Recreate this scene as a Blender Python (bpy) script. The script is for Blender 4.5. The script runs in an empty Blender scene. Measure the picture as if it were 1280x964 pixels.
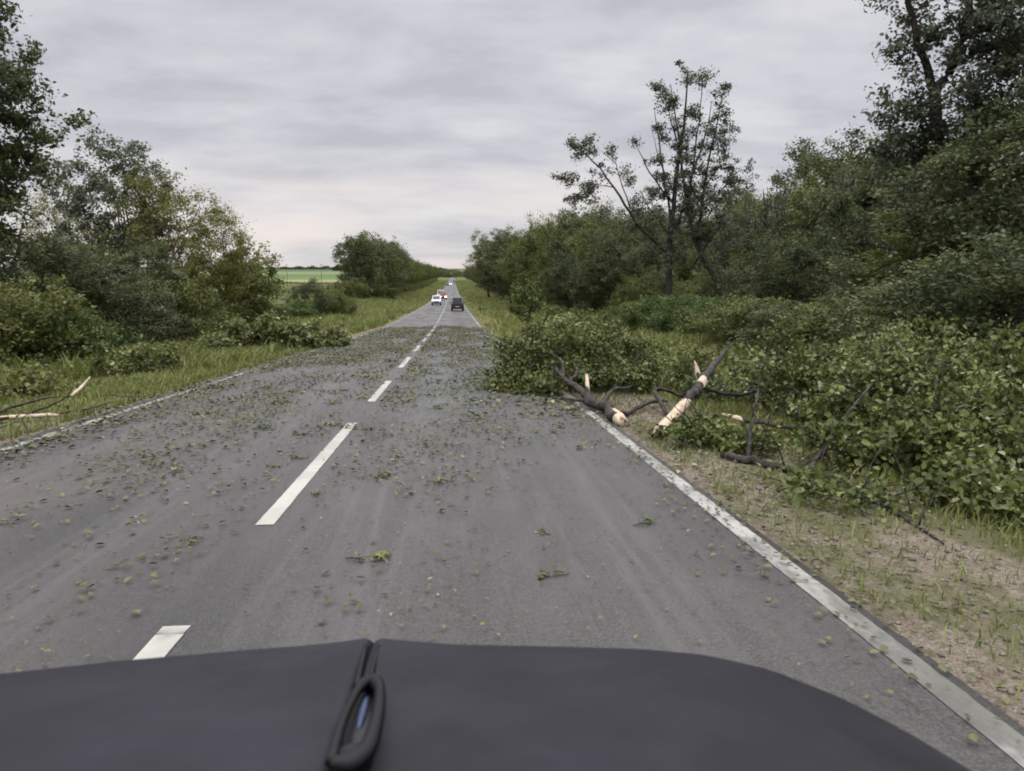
import bpy, bmesh, math, random
import numpy as np
from mathutils import Vector, Matrix
D = math.radians
sc = bpy.context.scene
COL = sc.collection

# ------------------------------------------------------------------ camera
CH = 1.57
PITCH, YAW, F = 8.82, 4.35, 960.0
cd = bpy.data.cameras.new('camera'); cam = bpy.data.objects.new('camera', cd); COL.objects.link(cam)
cam.location = (0, 0, CH); cam.rotation_euler = (D(90-PITCH), 0, D(-YAW))
cd.sensor_width = 36; cd.lens = 27; cd.clip_start = 0.05; cd.clip_end = 30000
cd.dof.use_dof = True; cd.dof.focus_distance = 16; cd.dof.aperture_fstop = 6.5
sc.camera = cam

# ------------------------------------------------------------------ render settings
sc.view_settings.view_transform = 'Standard'; sc.view_settings.look = 'None'
sc.view_settings.gamma = 1; sc.view_settings.exposure = 0.74; sc.view_settings.use_curve_mapping = False
cy = sc.cycles
cy.max_bounces = 5; cy.diffuse_bounces = 4; cy.glossy_bounces = 2; cy.transmission_bounces = 3
cy.volume_bounces = 1; cy.transparent_max_bounces = 6; cy.caustics_reflective = False; cy.caustics_refractive = False
cy.use_denoising = True; cy.filter_width = 1.9
sc.render.film_transparent = False

# ------------------------------------------------------------------ world: overcast sky
SUN_EL, SUN_AZ = 44, -150      # azimuth from +Y, towards +X
w = bpy.data.worlds.new('World'); sc.world = w; w.use_nodes = True
nt = w.node_tree; N = nt.nodes; L = nt.links; N.clear()
def nn(t, **k):
    n = N.new(t)
    for a, b in k.items(): setattr(n, a, b)
    return n
def math_(op, a, b=None, clamp=False):
    n = nn('ShaderNodeMath', operation=op, use_clamp=clamp)
    for i, v in enumerate((a, b)):
        if v is None: continue
        if isinstance(v, (int, float)): n.inputs[i].default_value = v
        else: L.new(v, n.inputs[i])
    return n.outputs[0]
tc = nn('ShaderNodeTexCoord'); sep = nn('ShaderNodeSeparateXYZ'); L.new(tc.outputs['Generated'], sep.inputs[0])
zc = math_('MAXIMUM', sep.outputs[2], 0.0)
den = math_('ADD', zc, 0.20)
cmb = nn('ShaderNodeCombineXYZ')
L.new(math_('DIVIDE', sep.outputs[0], den), cmb.inputs[0]); L.new(math_('DIVIDE', sep.outputs[1], den), cmb.inputs[1])
cl = nn('ShaderNodeMapping'); cl.inputs['Rotation'].default_value = (0, 0, D(12)); cl.inputs['Scale'].default_value = (0.95, 1.35, 1); L.new(cmb.outputs[0], cl.inputs[0])
n1 = nn('ShaderNodeTexNoise'); n1.inputs['Scale'].default_value = 2.3; n1.inputs['Detail'].default_value = 7; n1.inputs['Roughness'].default_value = 0.56; n1.inputs['Distortion'].default_value = 0.15
L.new(cl.outputs[0], n1.inputs['Vector'])
n2 = nn('ShaderNodeTexNoise'); n2.inputs['Scale'].default_value = 0.55; n2.inputs['Detail'].default_value = 3
L.new(cl.outputs[0], n2.inputs['Vector'])
nsum = math_('ADD', math_('MULTIPLY', n1.outputs[0], 0.62), math_('MULTIPLY', n2.outputs[0], 0.38))
rmp = nn('ShaderNodeValToRGB'); L.new(nsum, rmp.inputs[0])
e = rmp.color_ramp.elements
e[0].position = 0.40; e[0].color = (0.405, 0.405, 0.442, 1); e[1].position = 0.61; e[1].color = (0.560, 0.553, 0.572, 1)
el = rmp.color_ramp.elements.new(0.5); el.color = (0.480, 0.477, 0.508, 1)
# warm glow low over the road
g1 = nn('ShaderNodeMapRange', interpolation_type='SMOOTHSTEP'); L.new(zc, g1.inputs[0])
for i, v in ((1, 0.16), (2, 0.06), (3, 0), (4, 1)): g1.inputs[i].default_value = v
g2 = nn('ShaderNodeMapRange', interpolation_type='SMOOTHSTEP'); L.new(sep.outputs[1], g2.inputs[0])
for i, v in ((1, 0.80), (2, 0.99), (3, 0.25), (4, 1)): g2.inputs[i].default_value = v
n3 = nn('ShaderNodeTexNoise'); n3.inputs['Scale'].default_value = 1.0; n3.inputs['Detail'].default_value = 3; n3.inputs['Distortion'].default_value = 0.4
m3 = nn('ShaderNodeMapping'); m3.inputs['Scale'].default_value = (2.6, 2.6, 16); L.new(tc.outputs['Generated'], m3.inputs[0]); L.new(m3.outputs[0], n3.inputs['Vector'])
g3 = nn('ShaderNodeMapRange', interpolation_type='SMOOTHSTEP'); L.new(n3.outputs[0], g3.inputs[0])
for i, v in ((1, 0.34), (2, 0.66), (3, 0.1), (4, 1)): g3.inputs[i].default_value = v
gw = math_('MULTIPLY', math_('MULTIPLY', g1.outputs[0], g2.outputs[0]), g3.outputs[0])
mx = nn('ShaderNodeMix', data_type='RGBA'); L.new(math_('MULTIPLY', gw, 0.8), mx.inputs[0]); L.new(rmp.outputs[0], mx.inputs[6]); mx.inputs[7].default_value = (0.72, 0.645, 0.615, 1)
# overcast skies are brighter overhead; boosted beyond that to light the land
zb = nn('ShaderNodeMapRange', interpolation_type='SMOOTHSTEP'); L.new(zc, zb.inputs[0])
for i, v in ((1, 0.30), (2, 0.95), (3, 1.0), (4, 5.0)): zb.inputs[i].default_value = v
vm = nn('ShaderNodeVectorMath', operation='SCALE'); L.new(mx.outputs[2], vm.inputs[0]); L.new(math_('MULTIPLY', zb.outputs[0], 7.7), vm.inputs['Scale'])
sky = nn('ShaderNodeTexSky', sky_type='NISHITA'); sky.sun_disc = False
sky.sun_elevation = D(SUN_EL); sky.sun_rotation = D(SUN_AZ)
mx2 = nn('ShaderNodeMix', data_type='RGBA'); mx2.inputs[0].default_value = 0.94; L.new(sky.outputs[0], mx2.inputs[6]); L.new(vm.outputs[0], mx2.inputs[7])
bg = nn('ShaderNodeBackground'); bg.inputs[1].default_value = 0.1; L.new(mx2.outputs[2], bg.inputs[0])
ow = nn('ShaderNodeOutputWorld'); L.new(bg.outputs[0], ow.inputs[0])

sl = bpy.data.lights.new('sun', 'SUN'); so = bpy.data.objects.new('sun', sl); COL.objects.link(so)
sl.energy = 1.5; sl.angle = D(18); sl.color = (1.0, 0.95, 0.88)
sd = Vector((math.sin(D(SUN_AZ))*math.cos(D(SUN_EL)), math.cos(D(SUN_AZ))*math.cos(D(SUN_EL)), math.sin(D(SUN_EL))))
so.rotation_euler = sd.to_track_quat('Z', 'Y').to_euler()
so.location = (0, 0, 60)

# ------------------------------------------------------------------ helpers
fw = Vector((math.sin(D(YAW))*math.cos(D(PITCH)), math.cos(D(YAW))*math.cos(D(PITCH)), -math.sin(D(PITCH))))
rt = Vector((math.cos(D(YAW)), -math.sin(D(YAW)), 0)); upv = rt.cross(fw)
def at(px, py, Y):
    """where the sight line through a photo pixel is Y metres along the road"""
    d = fw*F + rt*(px-640) - upv*(py-482)
    return Vector((0, 0, CH)) + d*(Y/d.y)

_PY = np.array([-400, 0, 56, 105, 150, 350, 670, 1300, 3000, 9000.])
_PZ = np.array([20.48, 0, -2.87, -4.45, -5.8, -9.8, -13.4, -18.2, -22, -24.])
def prof(y):
    y = np.asarray(y, float); s = 0
    for o in (-1, -.6, -.2, .2, .6, 1): s = s + np.interp(y + o*np.clip(np.abs(y)*0.16, 1, 60), _PY, _PZ)
    return s/6
RE, CL_, LE = 1.99, -1.35, -5.02      # centres of right edge line, centre line, left edge line
PR, PL = RE+0.13, LE-0.25             # pavement edges
def wav(x, y, s, p=0.0):
    return (np.sin(x*1.3*s+p)*np.sin(y*1.1*s+1.7*p) + .5*np.sin(x*2.9*s+2*p+y*.7*s) + .5*np.cos(y*2.6*s-x*.9*s+p))*.5
def gz(x, y):
    x = np.asarray(x, float); y = np.asarray(y, float)
    d = np.maximum(x-PR, PL-x)
    off = np.interp(d, [-1, 0, .02, 1.5, 4, 7, 11, 40], [-.10, -.09, -.03, -.07, -.28, -.22, 0, 0])
    k = np.clip((d-0.4)/3, 0, 1)
    off = off + k*(.06*wav(x, y, .9) + .03*wav(x, y, 2.3, 1)) + np.clip((d-14)/40, 0, 1)*.35*wav(x, y, .09, 2)*np.clip(1-y/600, 0, 1)
    hill = 22*np.clip((-x-150)/300, 0, 1)*np.exp(-((y-7600)/900.)**2)*(0.55+.45*np.sin(x/900.+.8))
    return prof(y) + off + hill
def g(x, y): return float(gz(x, y))
def slope(y): return float((prof(y+2)-prof(y-2))/4)

def link(name, me, parent=None):
    o = bpy.data.objects.new(name, me); COL.objects.link(o)
    if parent is not None: o.parent = parent
    return o
def empty(name, loc, rz=0, label=None, cat=None, group=None):
    o = bpy.data.objects.new(name, None); COL.objects.link(o); o.location = loc; o.rotation_euler = (0, 0, rz); o.empty_display_size = .3
    tag(o, label, cat, group); return o
def tag(o, label=None, cat=None, group=None, kind=None):
    if label: o['label'] = label
    if cat: o['category'] = cat
    if group: o['group'] = group
    if kind: o['kind'] = kind
    return o
def copy_tree(o, parent=None):
    c = o.copy(); COL.objects.link(c); c.parent = parent
    for ch in [x for x in bpy.data.objects if x.parent == o]: copy_tree(ch, c)
    return c
def mesh_np(name, V, Fc, mat, tone=None, smooth=False):
    """V (n,3), Fc (m,k) constant-size faces"""
    V = np.ascontiguousarray(V, np.float32); Fc = np.ascontiguousarray(Fc, np.int32)
    me = bpy.data.meshes.new(name); m, k = Fc.shape
    me.vertices.add(len(V)); me.vertices.foreach_set('co', V.ravel())
    me.loops.add(m*k); me.loops.foreach_set('vertex_index', Fc.ravel())
    me.polygons.add(m); me.polygons.foreach_set('loop_start', np.arange(0, m*k, k, dtype=np.int32))
    me.polygons.foreach_set('loop_total', np.full(m, k, np.int32))
    if smooth: me.polygons.foreach_set('use_smooth', np.ones(m, bool))
    if tone is not None:
        a = me.attributes.new('tone', 'FLOAT', 'POINT'); a.data.foreach_set('value', np.ascontiguousarray(tone, np.float32))
    me.materials.append(mat); me.update(calc_edges=True); return me

# ------------------------------------------------------------------ materials
def mat(name, col=(.5, .5, .5), rough=.6, spec=.3, metal=0, emit=None, es=1):
    m = bpy.data.materials.new(name); m.use_nodes = True
    b = m.node_tree.nodes['Principled BSDF']
    b.inputs['Base Color'].default_value = (*col, 1); b.inputs['Roughness'].default_value = rough
    b.inputs['Specular IOR Level'].default_value = spec; b.inputs['Metallic'].default_value = metal
    if emit: b.inputs['Emission Color'].default_value = (*emit, 1); b.inputs['Emission Strength'].default_value = es
    return m
class NT:
    def __init__(s, m): s.t = m.node_tree; s.b = s.t.nodes['Principled BSDF']; s.o = s.t.nodes['Material Output']
    def n(s, t, **k):
        x = s.t.nodes.new(t)
        for a, b in k.items(): setattr(x, a, b)
        return x
    def l(s, a, b): s.t.links.new(a, b)
    def pos(s): return s.n('ShaderNodeNewGeometry').outputs['Position']
    def obj(s): return s.n('ShaderNodeTexCoord').outputs['Object']
    def noise(s, vec, scale, detail=4, rough=.55, sc3=None, dist=0):
        if sc3:
            mp = s.n('ShaderNodeMapping'); mp.inputs['Scale'].default_value = sc3; s.l(vec, mp.inputs[0]); vec = mp.outputs[0]
        x = s.n('ShaderNodeTexNoise'); x.inputs['Scale'].default_value = scale; x.inputs['Detail'].default_value = detail
        x.inputs['Roughness'].default_value = rough; x.inputs['Distortion'].default_value = dist; s.l(vec, x.inputs['Vector']); return x.outputs[0]
    def mr(s, v, a, b, c=0, d=1, smooth=True):
        x = s.n('ShaderNodeMapRange'); x.interpolation_type = 'SMOOTHSTEP' if smooth else 'LINEAR'; s.l(v, x.inputs[0])
        for i, q in zip((1, 2, 3, 4), (a, b, c, d)): x.inputs[i].default_value = q
        return x.outputs[0]
    def mth(s, op, a, b=None, clamp=False):
        x = s.n('ShaderNodeMath', operation=op, use_clamp=clamp)
        for i, v in enumerate((a, b)):
            if v is None: continue
            if isinstance(v, (int, float)): x.inputs[i].default_value = v
            else: s.l(v, x.inputs[i])
        return x.outputs[0]
    def mix(s, f, a, b, bt='MIX'):
        x = s.n('ShaderNodeMix', data_type='RGBA', blend_type=bt)
        for i, v in ((0, f), (6, a), (7, b)):
            if isinstance(v, tuple): x.inputs[i].default_value = (*v, 1)
            elif isinstance(v, (int, float)): x.inputs[i].default_value = v
            else: s.l(v, x.inputs[i])
        return x.outputs[2]
    def bump(s, h, st, dist=.02):
        x = s.n('ShaderNodeBump'); x.inputs['Strength'].default_value = st; x.inputs['Distance'].default_value = dist; s.l(h, x.inputs['Height']); s.l(x.outputs[0], s.b.inputs['Normal'])
    def col(s, c): s.l(c, s.b.inputs['Base Color'])

def leaf_mat(name, a, b, c=None, trans=.40):
    """a dark leaf, b light leaf, c a few yellowed or pale-backed leaves"""
    m = mat(name, a, .5, .35); t = NT(m)
    at_ = t.n('ShaderNodeAttribute', attribute_name='tone').outputs['Fac']
    rn = t.n('ShaderNodeObjectInfo').outputs['Random']
    f = t.mth('ADD', at_, t.mth('MULTIPLY', t.mth('SUBTRACT', rn, .5), .3), True)
    r = t.n('ShaderNodeValToRGB'); t.l(f, r.inputs[0]); e = r.color_ramp.elements
    e[0].position = .1; e[0].color = (*a, 1); e[1].position = .85; e[1].color = (*b, 1)
    if c: q = e.new(.97); q.color = (*c, 1)
    t.col(r.outputs[0])
    tr = t.n('ShaderNodeBsdfTranslucent'); t.l(r.outputs[0], tr.inputs[0])
    mx = t.n('ShaderNodeMixShader'); mx.inputs[0].default_value = trans
    t.l(t.b.outputs[0], mx.inputs[1]); t.l(tr.outputs[0], mx.inputs[2]); t.l(mx.outputs[0], t.o.inputs[0])
    return m
M = {}
M['leaf_dark'] = leaf_mat('leaf_dark', (.070, .090, .036), (.170, .195, .070), (.22, .23, .12))
M['leaf_mid'] = leaf_mat('leaf_mid', (.104, .124, .032), (.240, .256, .068), (.24, .25, .10))
M['leaf_olive'] = leaf_mat('leaf_olive', (.125, .138, .030), (.290, .290, .072), (.34, .32, .10))
M['leaf_fresh'] = leaf_mat('leaf_fresh', (.084, .128, .032), (.195, .250, .066), (.24, .27, .10))
M['leaf_torn'] = leaf_mat('leaf_torn', (.080, .104, .026), (.265, .295, .086), (.45, .45, .28), .32)
M['leaf_grey'] = leaf_mat('leaf_grey', (.085, .102, .060), (.190, .210, .120), (.27, .29, .21))
M['litter'] = leaf_mat('litter', (.070, .076, .028), (.185, .182, .068), (.36, .31, .16), .05)
M['grass'] = leaf_mat('grass', (.135, .170, .040), (.270, .295, .084), (.36, .32, .16), .25)

def bark_mat(name, a, b):
    m = mat(name, a, .85, .2); t = NT(m); p = t.obj()
    n = t.noise(p, 9, 6, .7); t.col(t.mix(t.mr(n, .38, .62), a, b)); t.bump(t.noise(p, 26, 5, .7), 1.0, .03); return m
M['bark'] = bark_mat('bark', (.035, .030, .026), (.10, .088, .075))
M['bark_pale'] = bark_mat('bark_pale', (.10, .085, .065), (.22, .19, .15))
m = mat('stripped_wood', (.62, .50, .36), .6, .3); t = NT(m); n = t.noise(t.obj(), 22, 5, .6, (1, 1, 1)); n2_ = t.noise(t.obj(), 6, 3)
t.col(t.mix(t.mr(n2_, .5, .75, 0, .6), t.mix(t.mr(n, .3, .7), (.68, .58, .43), (.50, .38, .24)), (.40, .26, .13))); t.bump(n, .6, .015); M['stripped'] = m

# road
m = mat('asphalt', (.09, .09, .09), .6, .5); t = NT(m); p = t.pos(); sp = t.n('ShaderNodeSeparateXYZ'); t.l(p, sp.inputs[0])
fine = t.noise(p, 70, 5, .8); med = t.noise(p, 3.2, 5, .6, (1, .22, 1)); big = t.noise(p, .35, 4, .6, (1.6, .35, 1)); strk = t.noise(p, 2.6, 5, .65, (3.2, .10, 1))
agg = t.noise(p, 28, 4, .85); c = t.mix(t.mr(fine, .38, .64), (.025, .023, .020), (.098, .091, .079)); c = t.mix(t.mr(agg, .56, .66, 0, .5), c, (.135, .128, .118)); c = t.mix(t.mr(agg, .42, .32, 0, .5), c, (.02, .02, .019))
c = t.mix(t.mr(med, .4, .75, 0, .45), c, (.105, .098, .090))
c = t.mix(t.mr(strk, .5, .75, 0, .24), c, (.140, .133, .122))
c = t.mix(t.mr(big, .5, .7, 0, .55), c, (.040, .039, .040))
def track(x0, wd):   # polished wheel track
    d = t.mth('ABSOLUTE', t.mth('SUBTRACT', sp.outputs[0], x0)); return t.mr(d, wd, .05, 0, 1)
tr_ = t.mth('MAXIMUM', t.mth('MAXIMUM', track(-.45, .5), track(1.15, .45)), t.mth('MAXIMUM', track(-2.35, .45), track(-4.1, .45)))
trn = t.mth('MULTIPLY', tr_, t.mr(strk, .3, .7))
c = t.mix(t.mth('MULTIPLY', trn, .36), c, (.125, .121, .113))
# silt washed onto the left lane
lf = t.mth('MULTIPLY', t.mr(sp.outputs[0], -1.2, -4.6), t.mr(t.noise(p, .8, 5, .6, (1, .3, 1)), .38, .7))
c = t.mix(t.mth('MULTIPLY', lf, .40), c, (.125, .102, .080))
# cracks
vo = t.n('ShaderNodeTexVoronoi', feature='DISTANCE_TO_EDGE'); vo.inputs['Scale'].default_value = .55
wv = t.n('ShaderNodeVectorMath', operation='ADD'); t.l(p, wv.inputs[0])
nz = t.n('ShaderNodeTexNoise'); nz.inputs['Scale'].default_value = 1.6; t.l(p, nz.inputs['Vector']); t.l(nz.outputs[1], wv.inputs[1]); t.l(wv.outputs[0], vo.inputs['Vector'])
ck = t.mth('MULTIPLY', t.mr(vo.outputs[0], .012, .0, 0, 1), t.mr(t.noise(p, .5, 2), .5, .62))
c = t.mix(t.mth('MULTIPLY', ck, .25), c, (.04, .038, .036)); t.col(c)
wet = t.mr(t.noise(p, .55, 4, .6, (1, .25, 1)), .38, .62)
t.l(t.mr(t.mth('ADD', t.mth('MULTIPLY', wet, .7), t.mth('MULTIPLY', med, .3)), 0, 1, .62, .30, False), t.b.inputs['Roughness'])
t.bump(t.mth('ADD', fine, t.mth('MULTIPLY', ck, -.2)), .6, .008); M['asphalt'] = m

m = mat('dash_paint', (.6, .6, .56), .5, .4); t = NT(m); p = t.pos()
c = t.mix(t.mr(t.noise(p, 2, 3), .35, .65), (.47, .455, .39), (.37, .36, .305)); c = t.mix(t.mr(t.noise(p, 8, 6, .7, (1, .35, 1)), .60, .70, 0, .7), c, (.17, .165, .155)); t.col(c); M['dash'] = m
# painted line, worn
m = mat('road_paint', (.6, .6, .56), .5, .4); t = NT(m); p = t.pos()
a_ = t.noise(p, 9, 6, .7, (1, .35, 1)); b_ = t.noise(p, 60, 3, .7); sp_n = t.noise(p, 1.1, 5, .7, (1, .5, 1))
c = t.mix(t.mr(t.noise(p, 2, 3), .35, .65), (.40, .39, .345), (.27, .26, .225)); c = t.mix(t.mr(a_, .46, .62, 0, .8), c, (.13, .125, .115)); c = t.mix(t.mth('MULTIPLY', t.mr(sp_n, .5, .62), .8), c, (.10, .10, .08)); c = t.mix(t.mr(b_, .55, .7, 0, .4), c, (.22, .21, .19)); t.col(c); M['paint'] = m

# ground: verge grass, gravel shoulders, far fields
m = mat('ground', (.09, .10, .04), .9, .1); t = NT(m); p = t.pos(); sp = t.n('ShaderNodeSeparateXYZ'); t.l(p, sp.inputs[0]); X, Y = sp.outputs[0], sp.outputs[1]
a_ = t.noise(p, .55, 6, .65); b_ = t.noise(p, 7, 5, .7); pd = t.noise(p, 45, 3, .7)
gr = t.mix(t.mr(a_, .35, .65), (.090, .112, .032), (.180, .178, .062)); gr = t.mix(t.mr(b_, .4, .7, 0, .6), gr, (.050, .052, .022))
di = t.mix(t.mr(pd, .3, .7), (.14, .115, .085), (.33, .28, .215)); di = t.mix(t.mr(b_, .45, .65, 0, .8), di, (.15, .115, .080)); di = t.mix(t.mr(t.noise(p, 1.3, 5, .65, (1, .4, 1)), .47, .62, 0, .75), di, (.105, .110, .045))
edge = t.mth('ADD', t.mth('MULTIPLY', t.mth('SUBTRACT', a_, .5), 3.0), t.mth('MULTIPLY', t.mth('SUBTRACT', b_, .5), 1.6))
dr = t.mth('ADD', t.mth('SUBTRACT', X, PR+2.1), edge)            # right gravel shoulder
dl = t.mth('ADD', t.mth('SUBTRACT', PL-.55, X), edge)            # narrow left one
fr = t.mth('MULTIPLY', t.mth('MULTIPLY', t.mr(dr, .35, -.35), t.mr(X, 0, .1)), t.mr(Y, 34, 16, .12, 1)); fl = t.mth('MULTIPLY', t.mr(dl, .3, -.3), t.mr(X, 0, -.1))
c = t.mix(t.mth('MAXIMUM', fr, fl), gr, di)
# yellowed verge further on
c = t.mix(t.mth('MULTIPLY', t.mth('MULTIPLY', t.mr(Y, 25, 45), t.mr(Y, 130, 70)), t.mth('MULTIPLY', t.mr(X, 16, 8), t.mr(a_, .3, .6, .1, .6))), c, (.23, .185, .075))
# fields left of the road
fy = t.mth('ADD', Y, t.mth('MULTIPLY', X, -.12))
rp = t.n('ShaderNodeValToRGB'); t.l(t.mr(fy, 0, 4000, 0, 1, False), rp.inputs[0]); rp.color_ramp.interpolation = 'CONSTANT'
e = rp.color_ramp.elements; e[0].position = 0; e[0].color = (.105, .115, .038, 1); e[1].position = .17; e[1].color = (.075, .105, .040, 1)
for q, cc in ((.19, (.25, .235, .105)), (.235, (.27, .27, .12)), (.27, (.125, .175, .065)), (.42, (.085, .135, .055)), (.50, (.15, .20, .08)), (.75, (.22, .22, .12)), (.9, (.08, .12, .06))):
    x = e.new(q); x.color = (*cc, 1)
ff = t.mth('MULTIPLY', t.mr(X, -30, -42), t.mr(Y, 150, 230))
c = t.mix(ff, c, rp.outputs[0]); c = t.mix(t.mr(t.noise(p, .03, 4), .4, .7, 0, .35), c, t.mix(.5, c, (.06, .08, .03))); t.col(c)
t.bump(t.mth('ADD', b_, pd), .9, .03); M['ground'] = m

# ------------------------------------------------------------------ ground and road
def sheet(name, xs, ys, zf, m, smooth=True):
    XX, YY = np.meshgrid(xs, ys); V = np.stack([XX.ravel(), YY.ravel(), zf(XX, YY).ravel()], 1)
    nx, ny = len(xs), len(ys); i = (np.arange(ny-1)[:, None]*nx + np.arange(nx-1)[None, :]).ravel()
    return mesh_np(name, V, np.stack([i, i+1, i+nx+1, i+nx], 1), m, smooth=smooth)
ysg = np.unique(np.concatenate([np.arange(-40, 20, .25), np.arange(20, 80, .5), np.arange(80, 200, 2), np.geomspace(200, 9000, 90), [-400, -200, -100]]))
xr = np.concatenate([np.arange(PR+.02, PR+14, .3), np.geomspace(PR+14, 8000, 45)])
xl = -np.concatenate([np.arange(-PL+.02, -PL+14, .3), np.geomspace(-PL+14, 8000, 45)])
xsg = np.unique(np.concatenate([xl, [PL, -3, -1, 1, PR], xr]))
tag(link('ground', sheet('ground', xsg, ysg, lambda x, y: gz(x, y), M['ground'])), kind='structure')
ysr = ysg[(ysg >= -40) & (ysg <= 5000)]
rx = np.array([PL-.03, PL, PL+.4, -3, CL_, 0, 1, PR-.3, PR, PR+.03]); rz = np.array([-.12, -.012, 0, .02, .035, .03, .02, 0, -.012, -.12])
road_z = lambda x, y: prof(y) + np.interp(x, rx, rz)
rough_x = np.unique(np.concatenate([rx, np.linspace(PL, PR, 40)]))
road = link('road', sheet('road', rough_x, ysr, road_z, M['asphalt'])); tag(road, kind='structure')
def rz_(x, y): return float(road_z(np.array(x), np.array(y)))
def stripe(name, x, wd, y0, y1, parent=road, seed=0):
    r = np.random.RandomState(seed+7); ys = np.concatenate([[y0], ysr[(ysr > y0+.02) & (ysr < y1-.02)], [y1]])
    if len(ys) < 400: ys = np.unique(np.concatenate([ys, np.arange(y0, min(y1, y0+60), .12)]))
    xs = np.array([x-wd/2, x, x+wd/2])
    me = sheet(name, xs, ys, lambda a, b: road_z(a, b)+.004+np.clip(b*.00008, 0, .05), M['paint'])
    j = r.normal(0, .0015, (len(ys), 3)); j[:, 1] = 0
    co = np.empty(len(me.vertices)*3, np.float32); me.vertices.foreach_get('co', co); co[0::3] += j.ravel(); me.vertices.foreach_set('co', co); me.update()
    return link(name, me, parent)
stripe('edge_line', RE, .145, -20, 1500, seed=1); stripe('edge_line', LE, .14, -20, 1500, seed=2)
dashes = [(-9, -4.6), (-1.3, 3.6), (5.33, 10.1), (12.4, 15.9)] + [(19.4+7*k, 23.4+7*k) for k in range(6)]
for k, (a, b) in enumerate(dashes):
    o = stripe('lane_dash', CL_, .13, a, b, seed=10+k); o.data.materials[0] = M['dash']
stripe('centre_line', CL_, .12, 62.5, 1500, seed=40)

# ------------------------------------------------------------------ vegetation builders
def tubes(polys, sides=6):
    """polys: list of (pts (n,3), radii (n,)) -> verts, quads"""
    Vs, Fs, off = [], [], 0
    an = np.arange(sides)*2*np.pi/sides
    for P, R in polys:
        P = np.asarray(P, float); R = np.asarray(R, float); n = len(P)
        T = np.gradient(P, axis=0); T /= np.linalg.norm(T, axis=1, keepdims=True)+1e-9
        ref = np.where(np.abs(T[:, 2:3]) < .9, np.array([[0, 0, 1.]]), np.array([[1., 0, 0]]))
        A = np.cross(T, ref); A /= np.linalg.norm(A, axis=1, keepdims=True)+1e-9; B = np.cross(T, A)
        ring = P[:, None] + R[:, None, None]*(A[:, None]*np.cos(an)[None, :, None] + B[:, None]*np.sin(an)[None, :, None])
        Vs.append(ring.reshape(-1, 3))
        i = (np.arange(n-1)[:, None]*sides + np.arange(sides)).ravel(); j = (np.arange(n-1)[:, None]*sides + (np.arange(sides)+1) % sides).ravel()
        Fs.append(np.stack([i, j, j+sides, i+sides], 1)+off)
        # end caps as quads fan (degenerate-free for even sides)
        for b, fl in ((0, True), ((n-1)*sides, False)):
            q = [[b+0, b+k, b+k+1, b+k+2] for k in range(1, sides-2, 2)]
            q = np.array(q); Fs.append((q[:, ::-1] if fl else q)+off)
        off += n*sides
    return np.concatenate(Vs), np.concatenate(Fs)
def leaves(C, size, r, up=.7, tone=None, rounded=True, wid=.62, fold=.22):
    """one folded blade per centre C"""
    n = len(C); C = np.asarray(C)
    nr = r.normal(0, 1, (n, 3)); nr /= np.linalg.norm(nr, axis=1, keepdims=True); nr[:, 2] = nr[:, 2] + up*1.3; nr /= np.linalg.norm(nr, axis=1, keepdims=True)+1e-9
    d = r.normal(0, 1, (n, 3)); d[:, 2] -= .35; d -= nr*(d*nr).sum(1, keepdims=True); d /= np.linalg.norm(d, axis=1, keepdims=True)+1e-9
    s = np.cross(nr, d); ln = (size*r.uniform(.45, 1.45, n))[:, None]; w = ln*wid*.5
    B = C-d*ln*.5; T = C+d*ln*.5; f = nr*ln*fold*.5
    if rounded:
        L1 = C-d*ln*.18-s*w+f; L2 = C+d*ln*.2-s*w*.72+f*.8; R1 = C-d*ln*.18+s*w+f; R2 = C+d*ln*.2+s*w*.72+f*.8
        V = np.stack([B, L1, L2, T, R2, R1], 1).reshape(-1, 3); b = np.arange(n)*6
        Fc = np.concatenate([np.stack([b, b+1, b+2, b+3], 1), np.stack([b, b+3, b+4, b+5], 1)]); k = 6
    else:
        V = np.stack([B, C-s*w+f, T, C+s*w+f], 1).reshape(-1, 3); b = np.arange(n)*4; k = 4
        Fc = np.concatenate([np.stack([b, b+1, b+2], 1), np.stack([b, b+2, b+3], 1)])
    if tone is None: tone = r.uniform(0, 1, n)
    return V, Fc, np.repeat(tone, k)

def curve(a, b, n, r, wob=.08, sag=0., lift=0.):
    a = np.asarray(a, float); b = np.asarray(b, float); t_ = np.linspace(0, 1, n)[:, None]; ln = np.linalg.norm(b-a)
    P = a+(b-a)*t_; P[:, 2] += (lift-sag)*ln*4*(t_*(1-t_))[:, 0]*.5
    W = r.normal(0, wob*ln/3, (n, 3)).cumsum(0)*.5; W -= t_*W[-1]; W[0] = 0
    return P+W
def grow(skel, tips, r, twig_r=.03, upright=True, n=5, zpen=1.2, child_every=None):
    """joins each tip to the nearest fitting skeleton node; returns polylines"""
    nodes = np.concatenate([P for P, R in skel]); rad = np.concatenate([R for P, R in skel]); out = list(skel)
    order = np.argsort([np.linalg.norm(nodes-t_, axis=1).min() for t_ in tips])
    tw = []
    for q in order:
        t_ = tips[q]; d = np.linalg.norm(nodes-t_, axis=1)
        if upright: d = d + np.maximum(nodes[:, 2]-t_[2]+.25*np.linalg.norm((nodes-t_)[:, :2], axis=1), 0)*zpen
        k = d.argmin(); P = curve(nodes[k], t_, n, r, .12, lift=.10 if upright else .0)
        r0 = min(rad[k]*.7, twig_r*(.6+.5*d[k]**.7)); R = np.linspace(max(r0, .006), .005, n)
        out.append((P, R)); tw.append(P)
        nodes = np.concatenate([nodes, P[1:]]); rad = np.concatenate([rad, R[1:]])
    return out, tw
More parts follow.
